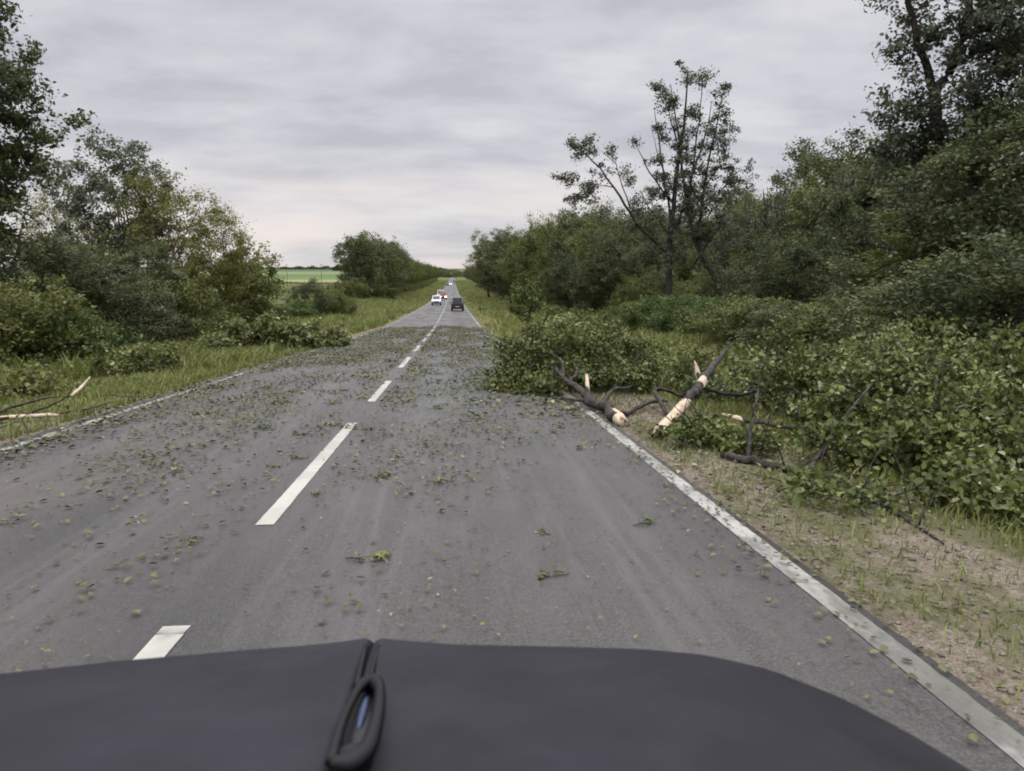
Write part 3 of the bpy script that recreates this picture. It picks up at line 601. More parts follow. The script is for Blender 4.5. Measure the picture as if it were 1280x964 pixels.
# ------------------------------------------------------------------ torn branches
def hp(px, py, Y, r):
    for _ in range(60):      # never below the ground: come nearer along the sight line instead
        p = at(px, py, Y)
        if p.z-g(p.x, p.y) > r*.75: break
        Y *= .992
    return (p.x, p.y, p.z-g(p.x, p.y), r)
def fallen(name, limbs, tipsets, label, seed, per=40, spread=.22, size=.085, leafm='leaf_torn', cat='fallen branch', bark='bark', broken=None, group=None, twr=.016, rough=.32, limbname='limb', leafname='foliage'):
    """limbs: world polylines (x, y, height over ground, radius); first point of first limb is the base"""
    r = np.random.RandomState(seed); x0, y0 = limbs[0][0][:2]; o = empty(name, (x0, y0, g(x0, y0)), 0, label, cat, group); O = np.array(o.location)
    skel = []
    for li in limbs:
        A = np.array(li, float); P = np.stack([A[:, 0], A[:, 1], gz(A[:, 0], A[:, 1])+A[:, 2]], 1)-O; n = max(7, 4*len(P)-3); s = np.linspace(0, len(P)-1, n)
        P = np.stack([np.interp(s, np.arange(len(P)), P[:, k]) for k in range(3)], 1); R = np.interp(s, np.arange(len(A)), A[:, 3])
        # round the corners
        for _ in range(2): P[1:-1] = .5*P[1:-1]+.25*(P[:-2]+P[2:])
        P[1:-1] += r.normal(0, 1, (n-2, 3))*(R[1:-1, None]*.22); skel.append((P, R*.8))
    tw = []; poly = skel
    if tipsets:
        tips = []
        for (x, y, z, rx_, ry_, rz2, n) in tipsets:
            c = crown_tips(n, r, (0, 0, 0), (rx_, ry_, rz2), rough=rough, shell=.3)+np.array([x, y, 0]); c[:, 2] += gz(c[:, 0], c[:, 1])+z-O[2]; c[:, :2] -= O[:2]; tips.append(c)
        tips = np.concatenate(tips); gg = gz(tips[:, 0]+O[0], tips[:, 1]+O[1])-O[2]; tips[:, 2] = np.maximum(tips[:, 2], gg+.05+np.abs(r.normal(0, .06, len(tips))))
        poly, tw = grow(skel, tips, r, twr, upright=False)
        nodes = np.concatenate([P[1:] for P, R in skel])
        for _ in range(int(len(tips)*.10)):
            k = r.randint(len(nodes)) if r.uniform() < .3 else -1; a0 = nodes[k] if k >= 0 else tips[r.randint(len(tips))]
            d = r.normal(0, 1, 3); d[2] = abs(d[2])*.9+.3; d /= np.linalg.norm(d); poly.append((curve(a0, a0+d*r.uniform(.3, .8), 6, r, .16), np.linspace(.008, .003, 6)))
    V, Fc = tubes(poly, 8); link(limbname, mesh_np(name+'_limb', V, Fc, M[bark], smooth=True), o)
    if tw:
        V, Fc, tn = clump_leaves(tw, r, per, spread, size, rounded=True, up=.5, wid=.72)
        gg = np.repeat(0, len(V)); gl = gz(V[:, 0]+O[0], V[:, 1]+O[1])-O[2]+.02; V[:, 2] = np.maximum(V[:, 2], gl+(V[:, 2]-gl)*.05)
        link(leafname, mesh_np(name+'_leaves', V, Fc, M[leafm], tn), o)
    for (nm, li) in (broken or []):      # split pale ends, slightly proud of the bark
        A = np.array(li, float); P = np.stack([A[:, 0], A[:, 1], gz(A[:, 0], A[:, 1])+A[:, 2]], 1)-O; n = len(P)*4; s = np.linspace(0, len(P)-1, n)
        P = np.stack([np.interp(s, np.arange(len(P)), P[:, k]) for k in range(3)], 1); R = np.interp(s, np.arange(len(A)), A[:, 3])
        V, Fc = tubes([(P, R)], 14); k = V.reshape(n, 14, 3); ax = (P[-1]-P[0]); ax /= np.linalg.norm(ax)
        k[0] -= ax[None]*np.abs(r.normal(0, .05, 14))[:, None]; k[0] = P[0]+(k[0]-P[0])*.80+ax[None]*r.uniform(-.05, .03, 14)[:, None]; k[1:-1] += r.normal(0, .0025, (n-2, 14, 3)); k[-1] += ax[None]*r.normal(0, .05, 14)[:, None]
        Vv = k.reshape(-1, 3); ps = []
        for q in range(16):
            e_ = 0 if q % 4 else -1; rr_ = R[e_]; a = r.uniform(0, 6.28); c0 = k[1 if e_ == 0 else -2][int(a/6.283*14) % 14]; c0 = c0*.85+P[e_]*.15; d = -ax if e_ == 0 else ax
            ps.append((curve(c0-d*.02, c0+d*r.uniform(.6, 2.4)*rr_+r.normal(0, .10*rr_, 3), 4, r, .05), np.array([.20, .16, .09, .01])*rr_*r.uniform(.5, 1)))
        V2, F2 = tubes(ps, 6); Vv = np.concatenate([Vv, V2]); Fc = np.concatenate([Fc, F2+len(k.reshape(-1, 3))])
        link(nm, mesh_np(name+'_'+nm, Vv, Fc, M['stripped'], smooth=False), o)
    return o
# big crown lying over the right edge of the road
fallen('fallen_crown', [
    [hp(772, 523, 10.7, .100), hp(762, 513, 10.95, .105), hp(752, 506, 11.2, .095), hp(740, 502, 11.5, .110), hp(727, 490, 11.9, .075), hp(714, 479, 12.4, .058), hp(703, 474, 13.0, .05), hp(697, 462, 13.8, .04), hp(682, 448, 15, .025), hp(668, 440, 16.5, .01)],
    [hp(714, 480, 12.4, .05), hp(712, 474, 12.7, .042), hp(721, 470, 13.1, .038), hp(722, 458, 13.8, .03), hp(716, 440, 15, .02), hp(712, 420, 16, .01)],
    [hp(738, 501, 11.5, .045), hp(734, 486, 11.8, .034), hp(734, 470, 12.0, .026), hp(745, 465, 12.6, .02), hp(758, 468, 13.2, .010)],
    [hp(703, 474, 13.0, .04), hp(705, 455, 13.8, .034), hp(692, 444, 14.1, .030), hp(676, 437, 14.4, .026), hp(660, 432, 14.7, .022), hp(642, 432, 14.9, .017), hp(629, 428, 15.1, .012), hp(627, 423, 15.2, .006)],
    [hp(760, 512, 11.0, .055), hp(785, 519, 11.0, .045), hp(800, 507, 11.4, .042), hp(820, 502, 11.9, .036), hp(834, 501, 12.4, .02)],
    [hp(834, 519, 10.8, .040), hp(825, 503, 11.2, .042), hp(817, 490, 11.6, .040), hp(823, 484, 12.0, .036), hp(836, 489, 12.2, .03), hp(852, 497, 12.4, .024), hp(870, 497, 12.6, .014)],
    [hp(752, 506, 11.3, .05), hp(765, 486, 12.6, .04), hp(790, 485, 13.6, .03), hp(815, 475, 15, .012)],
    [hp(690, 470, 13.4, .03), hp(690, 440, 15.5, .02), hp(700, 420, 17, .014), hp(690, 400, 18, .006)],
    [hp(668, 425, 16.8, .02), hp(672, 411, 17.2, .016), hp(690, 395, 17.8, .008)],
    [hp(735, 503, 11.6, .03), hp(700, 497, 12.8, .022), hp(660, 492, 13.4, .016), hp(630, 490, 13.7, .006)]],
    [(1.25, 14.6, .40, .50, .9, .42, 80), (1.6, 15.0, .75, .65, 1.0, .50, 100), (2.3, 15.2, .85, .60, 1.0, .50, 100), (3.0, 15.4, .60, .60, 1.1, .45, 90), (2.5, 17.0, .95, .7, .9, .5, 80), (3.7, 15.6, .55, .5, .9, .40, 60), (3.5, 14.2, .3, .4, .6, .25, 36), (1.5, 16.9, .5, .55, 1.2, .4, 50), (2.5, 14.0, .35, .6, .5, .28, 50), (.95, 14.4, .2, .35, .6, .2, 30), (3.1, 17.4, .9, .6, .8, .5, 60), (1.5, 13.6, .22, .5, .4, .2, 30)],
    'fallen tree crown lying across the right edge line with a white snapped butt end', 81, per=50, spread=.20, size=.064, cat='fallen tree', rough=.55,
    broken=[('snapped_end', [hp(777, 527, 10.4, .072), hp(774, 524, 10.5, .090), hp(767, 518, 10.7, .088)]), ('split_wood', [hp(734.5, 487, 11.78, .037), hp(734, 474, 11.96, .030)])])
# barkless pale trunk
fallen('stripped_trunk', [
    [hp(857, 503, 9.95, .074), hp(866, 492, 10.2, .080), hp(877, 479, 10.6, .080), hp(888, 463, 11.6, .074), hp(899, 447, 12.4, .055), hp(915, 430, 14, .02)],
    [hp(876, 482, 10.6, .045), hp(890, 489, 10.7, .038), hp(905, 492, 11.1, .036), hp(925, 495, 11.2, .032), hp(940, 490, 11.5, .024), hp(952, 484, 12, .01)],
    [hp(874, 482, 10.55, .045), hp(866, 488, 10.9, .035), hp(850, 496, 11.9, .02)], [hp(878, 477, 10.7, .05), hp(872, 466, 10.8, .032)]],
    [(4.6, 14.4, .5, .6, .9, .38, 60), (4.3, 12.7, .25, .5, .6, .22, 36), (5.3, 12.6, .5, .6, .8, .35, 56)], 'pale barkless trunk tilted up beside the edge line right of the fallen crown', 82, cat='broken trunk', per=46, spread=.24, size=.062, rough=.4,
    broken=[('stripped_section', [hp(824, 541, 9.5, .084), hp(841, 521.5, 9.7, .072), hp(858, 502, 9.95, .068)]), ('torn_stub', [hp(873, 469, 10.8, .045), hp(870, 457, 10.85, .022)]), ('scar', [hp(875.5, 481, 10.56, .070), hp(879, 476, 10.65, .070)])])
# brush heap on the right
fallen('brush_heap', [
    [hp(903, 569, 7.75, .045), hp(925, 573, 7.6, .052), hp(950, 577, 7.5, .055), hp(980, 586, 7.3, .050), hp(1010, 593, 7.2, .045), hp(1045, 598, 7.1, .04), hp(1120, 590, 7.3, .02)],
    [hp(912, 520, 9.3, .022), hp(935, 526, 9.2, .030), hp(975, 533, 9.0, .032), hp(1010, 538, 8.9, .030), hp(1043, 545, 8.8, .028), hp(1110, 540, 9.2, .012)],
    [hp(1010, 593, 7.2, .03), hp(1040, 540, 7.8, .028), hp(1090, 480, 8.6, .016)], [hp(1043, 545, 8.8, .03), hp(1140, 480, 9.4, .03), hp(1230, 440, 10.5, .012)],
    [hp(935, 575, 7.6, .03), hp(938, 540, 7.8, .03), hp(945, 505, 8.0, .02), hp(950, 470, 8.4, .008)], [hp(1045, 600, 7.0, .03), hp(1120, 640, 6.0, .02), hp(1180, 680, 5.3, .008)],
    [hp(1100, 590, 7.2, .035), hp(1180, 520, 7.4, .03), hp(1260, 470, 7.8, .02)]],
    [(4.7, 6.5, .32, .55, .6, .36, 85), (5.6, 6.2, .62, .55, .6, .42, 100), (6.5, 6.4, .85, .6, .7, .5, 100), (5.2, 7.6, .55, .55, .6, .42, 80), (6.2, 7.9, 1.0, .6, .7, .42, 80), (7.4, 7.6, .9, .7, .8, .6, 90), (4.8, 8.9, .42, .5, .6, .35, 70), (5.8, 9.4, .95, .6, .7, .42, 80), (7.0, 9.6, .75, .7, .8, .6, 80), (4.3, 5.7, .16, .5, .4, .16, 50), (5.3, 11.0, .7, .8, .9, .5, 90), (6.6, 11.4, 1.0, .8, .9, .6, 90), (5.4, 5.3, .25, .6, .5, .3, 70), (4.0, 7.4, .22, .35, .5, .2, 34), (8.3, 9.0, .9, .7, 1.0, .6, 70), (6.4, 5.2, .4, .5, .5, .35, 60)],
    'big heap of torn leafy branches on the right verge behind a dark limb', 83, per=62, spread=.19, size=.066, cat='brush heap', rough=.5, broken=[('snapped_end', [hp(908, 519, 9.35, .020), hp(922, 523, 9.25, .036)])])
fallen('leafy_branch', [[(2.7, 9.2, .06, .018), (3.1, 8.6, .1, .014), (3.3, 7.9, .1, .006)]], [(2.95, 8.75, .14, .5, .6, .14, 48), (3.2, 8.1, .12, .35, .45, .12, 26)], 'low leafy branch on the gravel just in front of the pale trunk', 84, per=40, spread=.15, size=.06)
fallen('leafy_branch', [[(3.4, 5.6, .05, .014), (3.0, 6.2, .06, .01), (2.7, 6.9, .05, .005)]], [(3.1, 6.1, .07, .4, .8, .06, 34)], 'flattened leafy branch on the gravel in front of the big right heap', 85, per=24, spread=.18, size=.055)
# left side
fallen('brush_heap', [
    [(-4.9, 30.6, .1, .06), (-6.0, 30.0, .4, .05), (-7.2, 29.8, .6, .035), (-8.8, 30, .7, .015)], [(-6.0, 30, .4, .035), (-6.2, 31.5, .9, .02), (-6.6, 33, 1.1, .01)], [(-7.2, 29.8, .6, .03), (-7.9, 28.8, .9, .015)]],
    [(-4.8, 31.4, .30, .65, 1.3, .40, 80), (-5.8, 30.4, .50, .75, 1.1, .55, 110), (-6.9, 29.8, .65, .8, 1.1, .60, 120), (-8.1, 29.5, .55, .8, 1.2, .62, 110), (-9.1, 30.3, .35, .8, 1.2, .45, 60)],
    'long heap of torn leafy branches beside the left edge line', 86, per=36, spread=.27, size=.12, leafm='leaf_torn', cat='brush heap')
fallen('leafy_branch', [[(-7.2, 19.5, .08, .03), (-8.2, 20, .35, .02), (-9.0, 21, .5, .01)]], [(-8.0, 20.2, .3, .9, 1.0, .42, 90), (-9.4, 21.2, .3, .8, .8, .38, 60)], 'smaller leafy branch in the left grass in front of the thicket', 87, per=30, spread=.2, size=.1, cat='fallen branch')
fallen('leafy_branch', [[(-7.6, 15.0, .08, .03), (-8.8, 15.6, .2, .02), (-9.8, 16.2, .3, .01)]], [(-8.6, 15.6, .22, 1.0, .8, .3, 80)], 'dark leafy branch in the left grass above the bare sticks', 88, per=30, spread=.2, size=.1, cat='fallen branch', leafm='leaf_mid')
def stick(pts, label, mat_='bark', seed=90, pale=None, group=None):
    return fallen('bare_branch', pts, None, label, seed, cat='bare branch', bark=mat_, broken=pale, limbname='limb')
stick([[hp(-60, 532, 11.2, .035), hp(0, 514, 11.8, .030), hp(45, 500, 12.2, .022), hp(76, 496, 12.4, .012)]], 'dark bare branch rising from the left edge of the photo', seed=91)
stick([[hp(-60, 536, 11.0, .030), hp(0, 523, 11.2, .028), hp(65, 519, 11.3, .024), hp(110, 511, 11.7, .018), hp(142, 502, 12.2, .008)], [hp(20, 521, 11.2, .020), hp(60, 508, 11.5, .022), hp(90, 494, 11.8, .022), hp(100, 486, 12.0, .018), hp(111, 474, 12.2, .010)]], 'long forked bare branch with peeled pale bark and a raised splinter', seed=92, pale=[('peeled_section', [hp(5, 522, 11.2, .031), hp(35, 520.5, 11.25, .030), hp(68, 518.5, 11.32, .026)]), ('split_tip', [hp(92, 492.5, 11.83, .026), hp(101, 485, 12.0, .024), hp(111, 473, 12.2, .010)])])
stick([[hp(136, 493, 13.2, .018), hp(160, 496, 13.1, .018), hp(185, 494, 13.3, .008)]], 'short brown stick close to the left edge line', 'bark_pale', 93)
stick([[hp(-30, 540, 10.4, .020), hp(15, 530, 10.7, .018), hp(40, 515, 11.0, .006)]], 'thin light brown branch lowest at the left edge of the photo', 'bark_pale', 94)
stick([[(-6.0, 108, .1, .10), (-6.6, 112, .25, .07), (-6.9, 115, .3, .03)]], 'pale branch on the far left verge, nearer of two', 'stripped', 95)
stick([[(-6.4, 126, .1, .11), (-6.9, 131, .3, .08), (-7.2, 134, .3, .03)]], 'pale branch on the far left verge, farther of two', 'stripped', 96)
stick([[(1.3, 10.9, .03, .018), (1.05, 11.6, .04, .014), (.75, 12.6, .04, .005)]], 'thin dark twig lying on the asphalt under the fallen crown', 'bark', 97)

# ------------------------------------------------------------------ leaf litter
def litter():
    r = np.random.RandomState(101); C, S, Tn = [], [], []
    def zone(x0, x1, y0, y1, dens, per, sz, patch=.5):
        k = int(dens*(x1-x0)*(y1-y0)); x = r.uniform(x0, x1, k); y = r.uniform(y0, y1, k)
        v = wav(x, y*.5, .9, 3)+.6*wav(x, y*.6, 2.1, 5); y = y+(r.normal(0, 1.5, k) if y1 == 57 else 0)
        v = v+np.where(y > 5, .55*np.cos((x-.35)*2*np.pi/1.75), 0)+.5*wav(x*.3, y*.3, 1.3, 9); kk = (v+r.normal(0, .38, k)) > .12-patch*.8; x, y = x[kk], y[kk]
        m_ = np.maximum(1, (per*r.exponential(1, len(x)))).astype(int); sp = .05+.045*np.sqrt(m_)
        X = np.repeat(x, m_)+r.normal(0, 1, m_.sum())*np.repeat(sp, m_)*.8; Yv = np.repeat(y, m_)+r.normal(0, 1, m_.sum())*np.repeat(sp, m_)*1.5
        t0 = np.clip(r.normal(.27, .24, len(x)), 0, 1); C.append(np.stack([X, Yv], 1)); S.append(np.full(len(X), sz)); Tn.append(np.clip(np.repeat(t0, m_)+r.normal(0, .12, len(X)), 0, 1))
    zone(-4.9, 2, 1.6, 7, 5, 4, .026, .4); zone(-4.9, 2, 6, 12, 9, 8, .042, .3); zone(-4.9, 2, 12, 22, 9, 10, .06, .4); zone(-4.9, 2, 2, 24, 34, 1, .022, 1.5); zone(-4.9, 0, 4, 14, 7, 9, .045, .1)
    zone(-4.9, 2, 22, 57, 9, 22, .062, .5); zone(-4.9, -2.2, 5, 30, 9, 9, .05, .5); zone(-5.6, -4.6, 5, 30, 8, 12, .07, .6)
    zone(.2, 2.1, 10, 20, 8, 9, .07, .8); zone(1.7, 3.6, 2, 14, 9, 10, .038, .5); zone(2.2, 5.5, 5.5, 13, 12, 10, .05, .7); zone(2.2, 5, 2, 6, 8, 6, .034, .4); zone(-4.5, 1.6, 57, 200, .12, 12, .12, .1)
    zone(-4.9, 2, 40, 56, 2.5, 20, .10, .3); zone(-2.5, -.5, 14, 50, 2.5, 14, .08, .4)
    C = np.concatenate(C); S = np.concatenate(S); Tn = np.concatenate(Tn)
    ok = (np.abs(C[:, 0]-CL_) > .17) | (r.uniform(0, 1, len(C)) < .12); C, S, Tn = C[ok], S[ok], Tn[ok]
    onr = (C[:, 0] > PL) & (C[:, 0] < PR); z = np.where(onr, road_z(C[:, 0], C[:, 1]), gz(C[:, 0], C[:, 1]))+.012+np.abs(r.normal(0, .010, len(C)))
    V, Fc, tn = leaves(np.concatenate([C, z[:, None]], 1), S, r, up=2.2, tone=Tn, rounded=True, wid=.7, fold=.35)
    lo = np.where((V[:, 0] > PL) & (V[:, 0] < PR), road_z(V[:, 0], V[:, 1]), gz(V[:, 0], V[:, 1]))+.006; V[:, 2] = np.maximum(V[:, 2], lo)
    tag(link('leaf_litter', mesh_np('leaf_litter', V, Fc, M['litter'], tn)), 'green and yellowish torn leaves scattered over the asphalt', 'leaves', kind='stuff')
litter()
def twig_proto(seed):
    r = np.random.RandomState(seed); o = empty('leafy_twig', (0, 0, 0), 0, 'one of the small leafy twigs lying loose on the asphalt', 'twig', 'leafy twigs torn onto the road')
    a = curve((0, 0, .012), (.34, .05, .02), 6, r, .08); sk = [(a, np.linspace(.005, .002, 6))]
    tips = np.stack([r.uniform(.08, .40, 8), r.normal(0, .08, 8), r.uniform(.012, .045, 8)], 1); poly, tw = grow(sk, tips, r, .003, False, 4)
    for P, R in poly: P[:, 2] = np.maximum(P[:, 2], .01)
    V, Fc = tubes(poly, 6); link('stem', mesh_np('twig_stem', V, Fc, M['bark'], smooth=True), o)
    V, Fc, tn = clump_leaves(tw, r, 4, .05, .055, rounded=True, up=1.2); V[:, 2] = np.maximum(V[:, 2], .007)
    link('leaves', mesh_np('twig_leaves', V, Fc, M['leaf_torn'], tn), o); return o
rr = random.Random(12); tp = [twig_proto(s) for s in (1, 2, 3)]
for i in range(80):
    y = 3.2+24*rr.random()**.9; x = rr.uniform(-4.7, 1.8)
    c = tp[i] if i < 3 else copy_tree(tp[i % 3]); s = rr.uniform(.3, .62)*(1+.03*y); c.scale = (s, s, s); c.location = (x, y, rz_(x, y)+.004); c.rotation_euler = (math.atan(slope(y)), 0, rr.uniform(0, 6.28))

def pebbles():
    r = np.random.RandomState(131); n = 5200; x = PR+.05+np.abs(r.normal(0, 1.15, n)); y = r.uniform(1.5, 20, n)**1.0
    xl_ = PL-.05-np.abs(r.normal(0, .35, 2500)); yl = r.uniform(4, 30, 2500); x = np.concatenate([x, xl_]); y = np.concatenate([y, yl]); n = len(x)
    s_ = r.lognormal(-4.7, .5, n).clip(.004, .035); z = gz(x, y)+s_*.25; a = r.uniform(0, 6.28, n); C = np.stack([x, y, z], 1)
    u = np.stack([np.cos(a), np.sin(a), 0*a], 1)*s_[:, None]; v = np.stack([-np.sin(a), np.cos(a), 0*a], 1)*(s_*r.uniform(.6, 1, n))[:, None]; w_ = np.array([0, 0, 1.])*(s_*r.uniform(.4, .8, n))[:, None]
    V = np.stack([C+u, C+v, C-u, C-v, C+w_, C-w_], 1).reshape(-1, 3); b = np.arange(n)*6
    Fc = np.concatenate([np.stack([b+i, b+(i+1) % 4, b+4], 1) for i in range(4)]+[np.stack([b+(i+1) % 4, b+i, b+5], 1) for i in range(4)])
    m = mat('pebble', (.25, .2, .16), .85, .2); t = NT(m); at_ = t.n('ShaderNodeAttribute', attribute_name='tone').outputs['Fac']; t.col(t.mix(at_, (.10, .08, .062), (.28, .235, .185)))
    tag(link('gravel', mesh_np('gravel', V, Fc, m, np.repeat(r.uniform(0, 1, n), 6), smooth=True)), 'loose gravel along both road edges', 'gravel', kind='stuff')
pebbles()

# ------------------------------------------------------------------ vehicles
def bmesh_obj(name, bm, m, parent, smooth=False):
    me = bpy.data.meshes.new(name); bmesh.ops.recalc_face_normals(bm, faces=bm.faces); bm.to_mesh(me); bm.free(); me.materials.append(m)
    if smooth:
        for p in me.polygons: p.use_smooth = True
    return link(name, me, parent)
def box(bm, x0, x1, y0, y1, z0, z1, bev=0, taper=None):
    vs = [bm.verts.new((x, y, z)) for z in (z0, z1) for y in (y0, y1) for x in (x0, x1)]
    if taper:
        cx = (x0+x1)/2
        for v in vs[4:]:
            v.co.x = cx+(v.co.x-cx)*taper[0]; v.co.y += taper[1] if v.co.y == y0 else -taper[2]
    for f in ((0, 1, 3, 2), (4, 6, 7, 5), (0, 4, 5, 1), (2, 3, 7, 6), (0, 2, 6, 4), (1, 5, 7, 3)): bm.faces.new([vs[i] for i in f])
    if bev: bmesh.ops.bevel(bm, geom=list({e for v in vs for e in v.link_edges}), offset=bev, segments=3, affect='EDGES', profile=.6)
    return bm
def prism(bm, prof_, w, bev=.05, topw=None):
    """side profile (y, z) pushed out to width w; vertices above 1 m narrow to topw"""
    zs = max(z for _, z in prof_); a = []; b = []
    for (y, z) in prof_:
        ww = w/2 if (topw is None or z < .98) else w/2-(w-topw)/2*(z-.95)/(zs-.95)
        a.append(bm.verts.new((-ww, y, z))); b.append(bm.verts.new((ww, y, z)))
    n = len(a); bm.faces.new(a); bm.faces.new(b[::-1])
    for i in range(n): bm.faces.new((a[i], b[i], b[(i+1) % n], a[(i+1) % n]))
    if bev: bmesh.ops.bevel(bm, geom=list(bm.edges), offset=bev, segments=2, affect='EDGES')
    return bm
glass = mat('car_glass', (.02, .025, .03), .08, .6); rubber = mat('tyre_rubber', (.02, .02, .02), .85, .2); rimm = mat('rim_metal', (.35, .35, .36), .35, .5, .7)
trim = mat('black_trim', (.022, .022, .024), .5, .3); tail = mat('tail_lens', (.28, .02, .015), .25, .5); platem = mat('plate_white', (.55, .55, .52), .5, .3)
lamp_on = mat('lit_headlamp', (.9, .9, .85), .2, .5, emit=(1, .97, .9), es=9.0); lamp_off = mat('headlamp', (.6, .62, .65), .15, .7)
def quad(bm, pts, th=.012):
    """thin solid pane on a body face"""
    p = [Vector(q) for q in pts]; n = (p[1]-p[0]).cross(p[2]-p[0]).normalized()*th
    a = [bm.verts.new(q+n*.9) for q in p]; b = [bm.verts.new(q-n*.6) for q in p]
    bm.faces.new(a); bm.faces.new(b[::-1])
    for i in range(4): bm.faces.new((a[i], b[i], b[(i+1) % 4], a[(i+1) % 4]))
def wheel(parent, x, y, r=.36, w=.24):
    pr = [(r*.62, -.5), (r*.93, -.5), (r, -.35), (r, .35), (r*.93, .5), (r*.62, .5)]; bm = bmesh.new(); n = 20
    rg = [[bm.verts.new((q*w, math.cos(i*2*math.pi/n)*a, math.sin(i*2*math.pi/n)*a)) for a, q in pr] for i in range(n)]
    for i in range(n):
        A, B = rg[i], rg[(i+1) % n]
        for k in range(len(pr)): bm.faces.new((A[k], A[(k+1) % 6], B[(k+1) % 6], B[k]))
    o = bmesh_obj('tyre', bm, rubber, parent, False); o.location = (x, y, r)
    bm = bmesh.new(); bmesh.ops.create_cone(bm, cap_ends=True, segments=20, radius1=r*.6, radius2=r*.6, depth=w*.7); bmesh.ops.rotate(bm, verts=bm.verts, matrix=Matrix.Rotation(D(90), 3, 'Y'))
    q = bmesh_obj('rim', bm, rimm, o, False)
def suv(name, x, y, paint, label, facing=1, H=1.72, W=1.85, L=4.5, van=False, lit=False, roofm=None, k=1.0):
    o = empty(name, (x, y, rz_(x, y)), 0, label, 'car' if not van else 'van'); o.rotation_euler = (math.atan(slope(y))*facing, 0, 0 if facing == 1 else math.pi); o.scale = (k, k, k)
    h = L/2; nose = .98 if not van else 1.12
    low = [(-h, .42), (-h+.02, .62), (-h+.05, 1.0), (h*.36, 1.02), (h*.9, nose-.1), (h, .75), (h-.02, .35), (h*.8, .28), (-h*.9, .28)]
    bmesh_obj('body', prism(bmesh.new(), low, W, .06), paint, o)
    rf = -h+.32; fr_ = h*.10 if not van else h*.42
    cab = [(-h+.09, .98), (-h+.16, 1.3), (rf, H), (fr_, H), (h*.42 if not van else h*.72, .99)]
    bmesh_obj('cabin', prism(bmesh.new(), cab, W-.10, .04, W-.42), roofm or paint, o)
    wt = W/2-.10
    bm = bmesh.new(); quad(bm, [(-wt*.86, -h+.095, 1.08), (wt*.86, -h+.095, 1.08), (wt*.74, rf-.065, H-.13), (-wt*.74, rf-.065, H-.13)], .02); bmesh_obj('rear_window', bm, glass, o)
    yb = h*.42 if not van else h*.72; sl_ = (yb-fr_)/(H-.99)
    f_ = lambda z: fr_+(H-z)*sl_
    bm = bmesh.new(); quad(bm, [(wt*.86, f_(1.08)+.0, 1.08), (-wt*.86, f_(1.08), 1.08), (-wt*.76, f_(H-.12), H-.12), (wt*.76, f_(H-.12), H-.12)], .02); bmesh_obj('windscreen', bm, glass, o)
    for s in (-1, 1):
        wx = lambda z: s*((W-.10)/2-.16*(z-.95)/(H-.95)+.001)
        bm = bmesh.new(); quad(bm, [(wx(1.07), -h+.45, 1.07), (wx(1.07), f_(1.07)-.22, 1.07), (wx(H-.14), f_(H-.14)-.12, H-.14), (wx(H-.14), -h+.52, H-.14)][::(1 if s > 0 else -1)], .012); bmesh_obj('side_window', bm, glass, o)
        for yy in (-h*.62, h*.62): wheel(o, s*(W/2-.13), yy)
        bmesh_obj('tail_lamp', box(bmesh.new(), s*(W/2-.12)-.09, s*(W/2-.12)+.09, -h-.015, -h+.10, .72, .98, .02), tail, o)
        bmesh_obj('headlamp', box(bmesh.new(), s*(W/2-.25)-.17, s*(W/2-.25)+.17, h-.14, h+.015, .62, .80, .02), lamp_on if lit else lamp_off, o)
        bmesh_obj('mirror', box(bmesh.new(), s*(W/2+.08)-.09, s*(W/2+.08)+.09, h*.30, h*.30+.12, 1.02, 1.18, .03), trim, o)
    bmesh_obj('rear_bumper', box(bmesh.new(), -W/2+.03, W/2-.03, -h-.09, -h+.12, .34, .56, .04), trim, o)
    bmesh_obj('front_bumper', box(bmesh.new(), -W/2+.03, W/2-.03, h-.14, h+.08, .30, .50, .04), trim, o)
    bmesh_obj('grille', box(bmesh.new(), -.42, .42, h-.1, h+.025, .54, .72, .015), trim, o)
    bmesh_obj('number_plate', box(bmesh.new(), -.26, .26, -h-.115, -h-.08, .56, .67, .005), platem, o)
    return o
pk = mat('paint_dark', (.018, .02, .026), .3, .5); pw = mat('paint_white', (.72, .72, .75), .3, .5); prd = mat('paint_red', (.42, .05, .035), .3, .5); ps = mat('paint_silver', (.40, .42, .46), .3, .5, .3)
suv('dark_car', .55, 106, pk, 'dark off-road car seen from behind in the right lane', 1, H=1.88, W=1.75, L=4.4, roofm=mat('paint_grey', (.22, .24, .26), .35, .5))
suv('white_car', -3.15, 146, pw, 'white car coming towards the camera in the left lane', -1, H=1.75, W=1.8)
suv('red_car', -2.55, 196, prd, 'red car with lit headlights just behind the white car', -1, H=1.9, W=1.9, lit=True)
suv('white_car', -3.5, 215, pw, 'white van half hidden behind the red and white cars', -1, H=2.2, W=1.9, van=True, L=5.2)
suv('dark_car', -4.2, 560, pk, 'tiny dark car far up the road beside the lit one', -1, H=2.0, W=1.9)
suv('silver_car', -1.9, 600, ps, 'tiny car far up the road with glaring headlights', -1, H=1.7, lit=True)
suv('white_truck', 1.0, 690, pw, 'tiny pale van driving away at the far end of the road', 1, H=3.0, W=2.2, L=6, van=True)

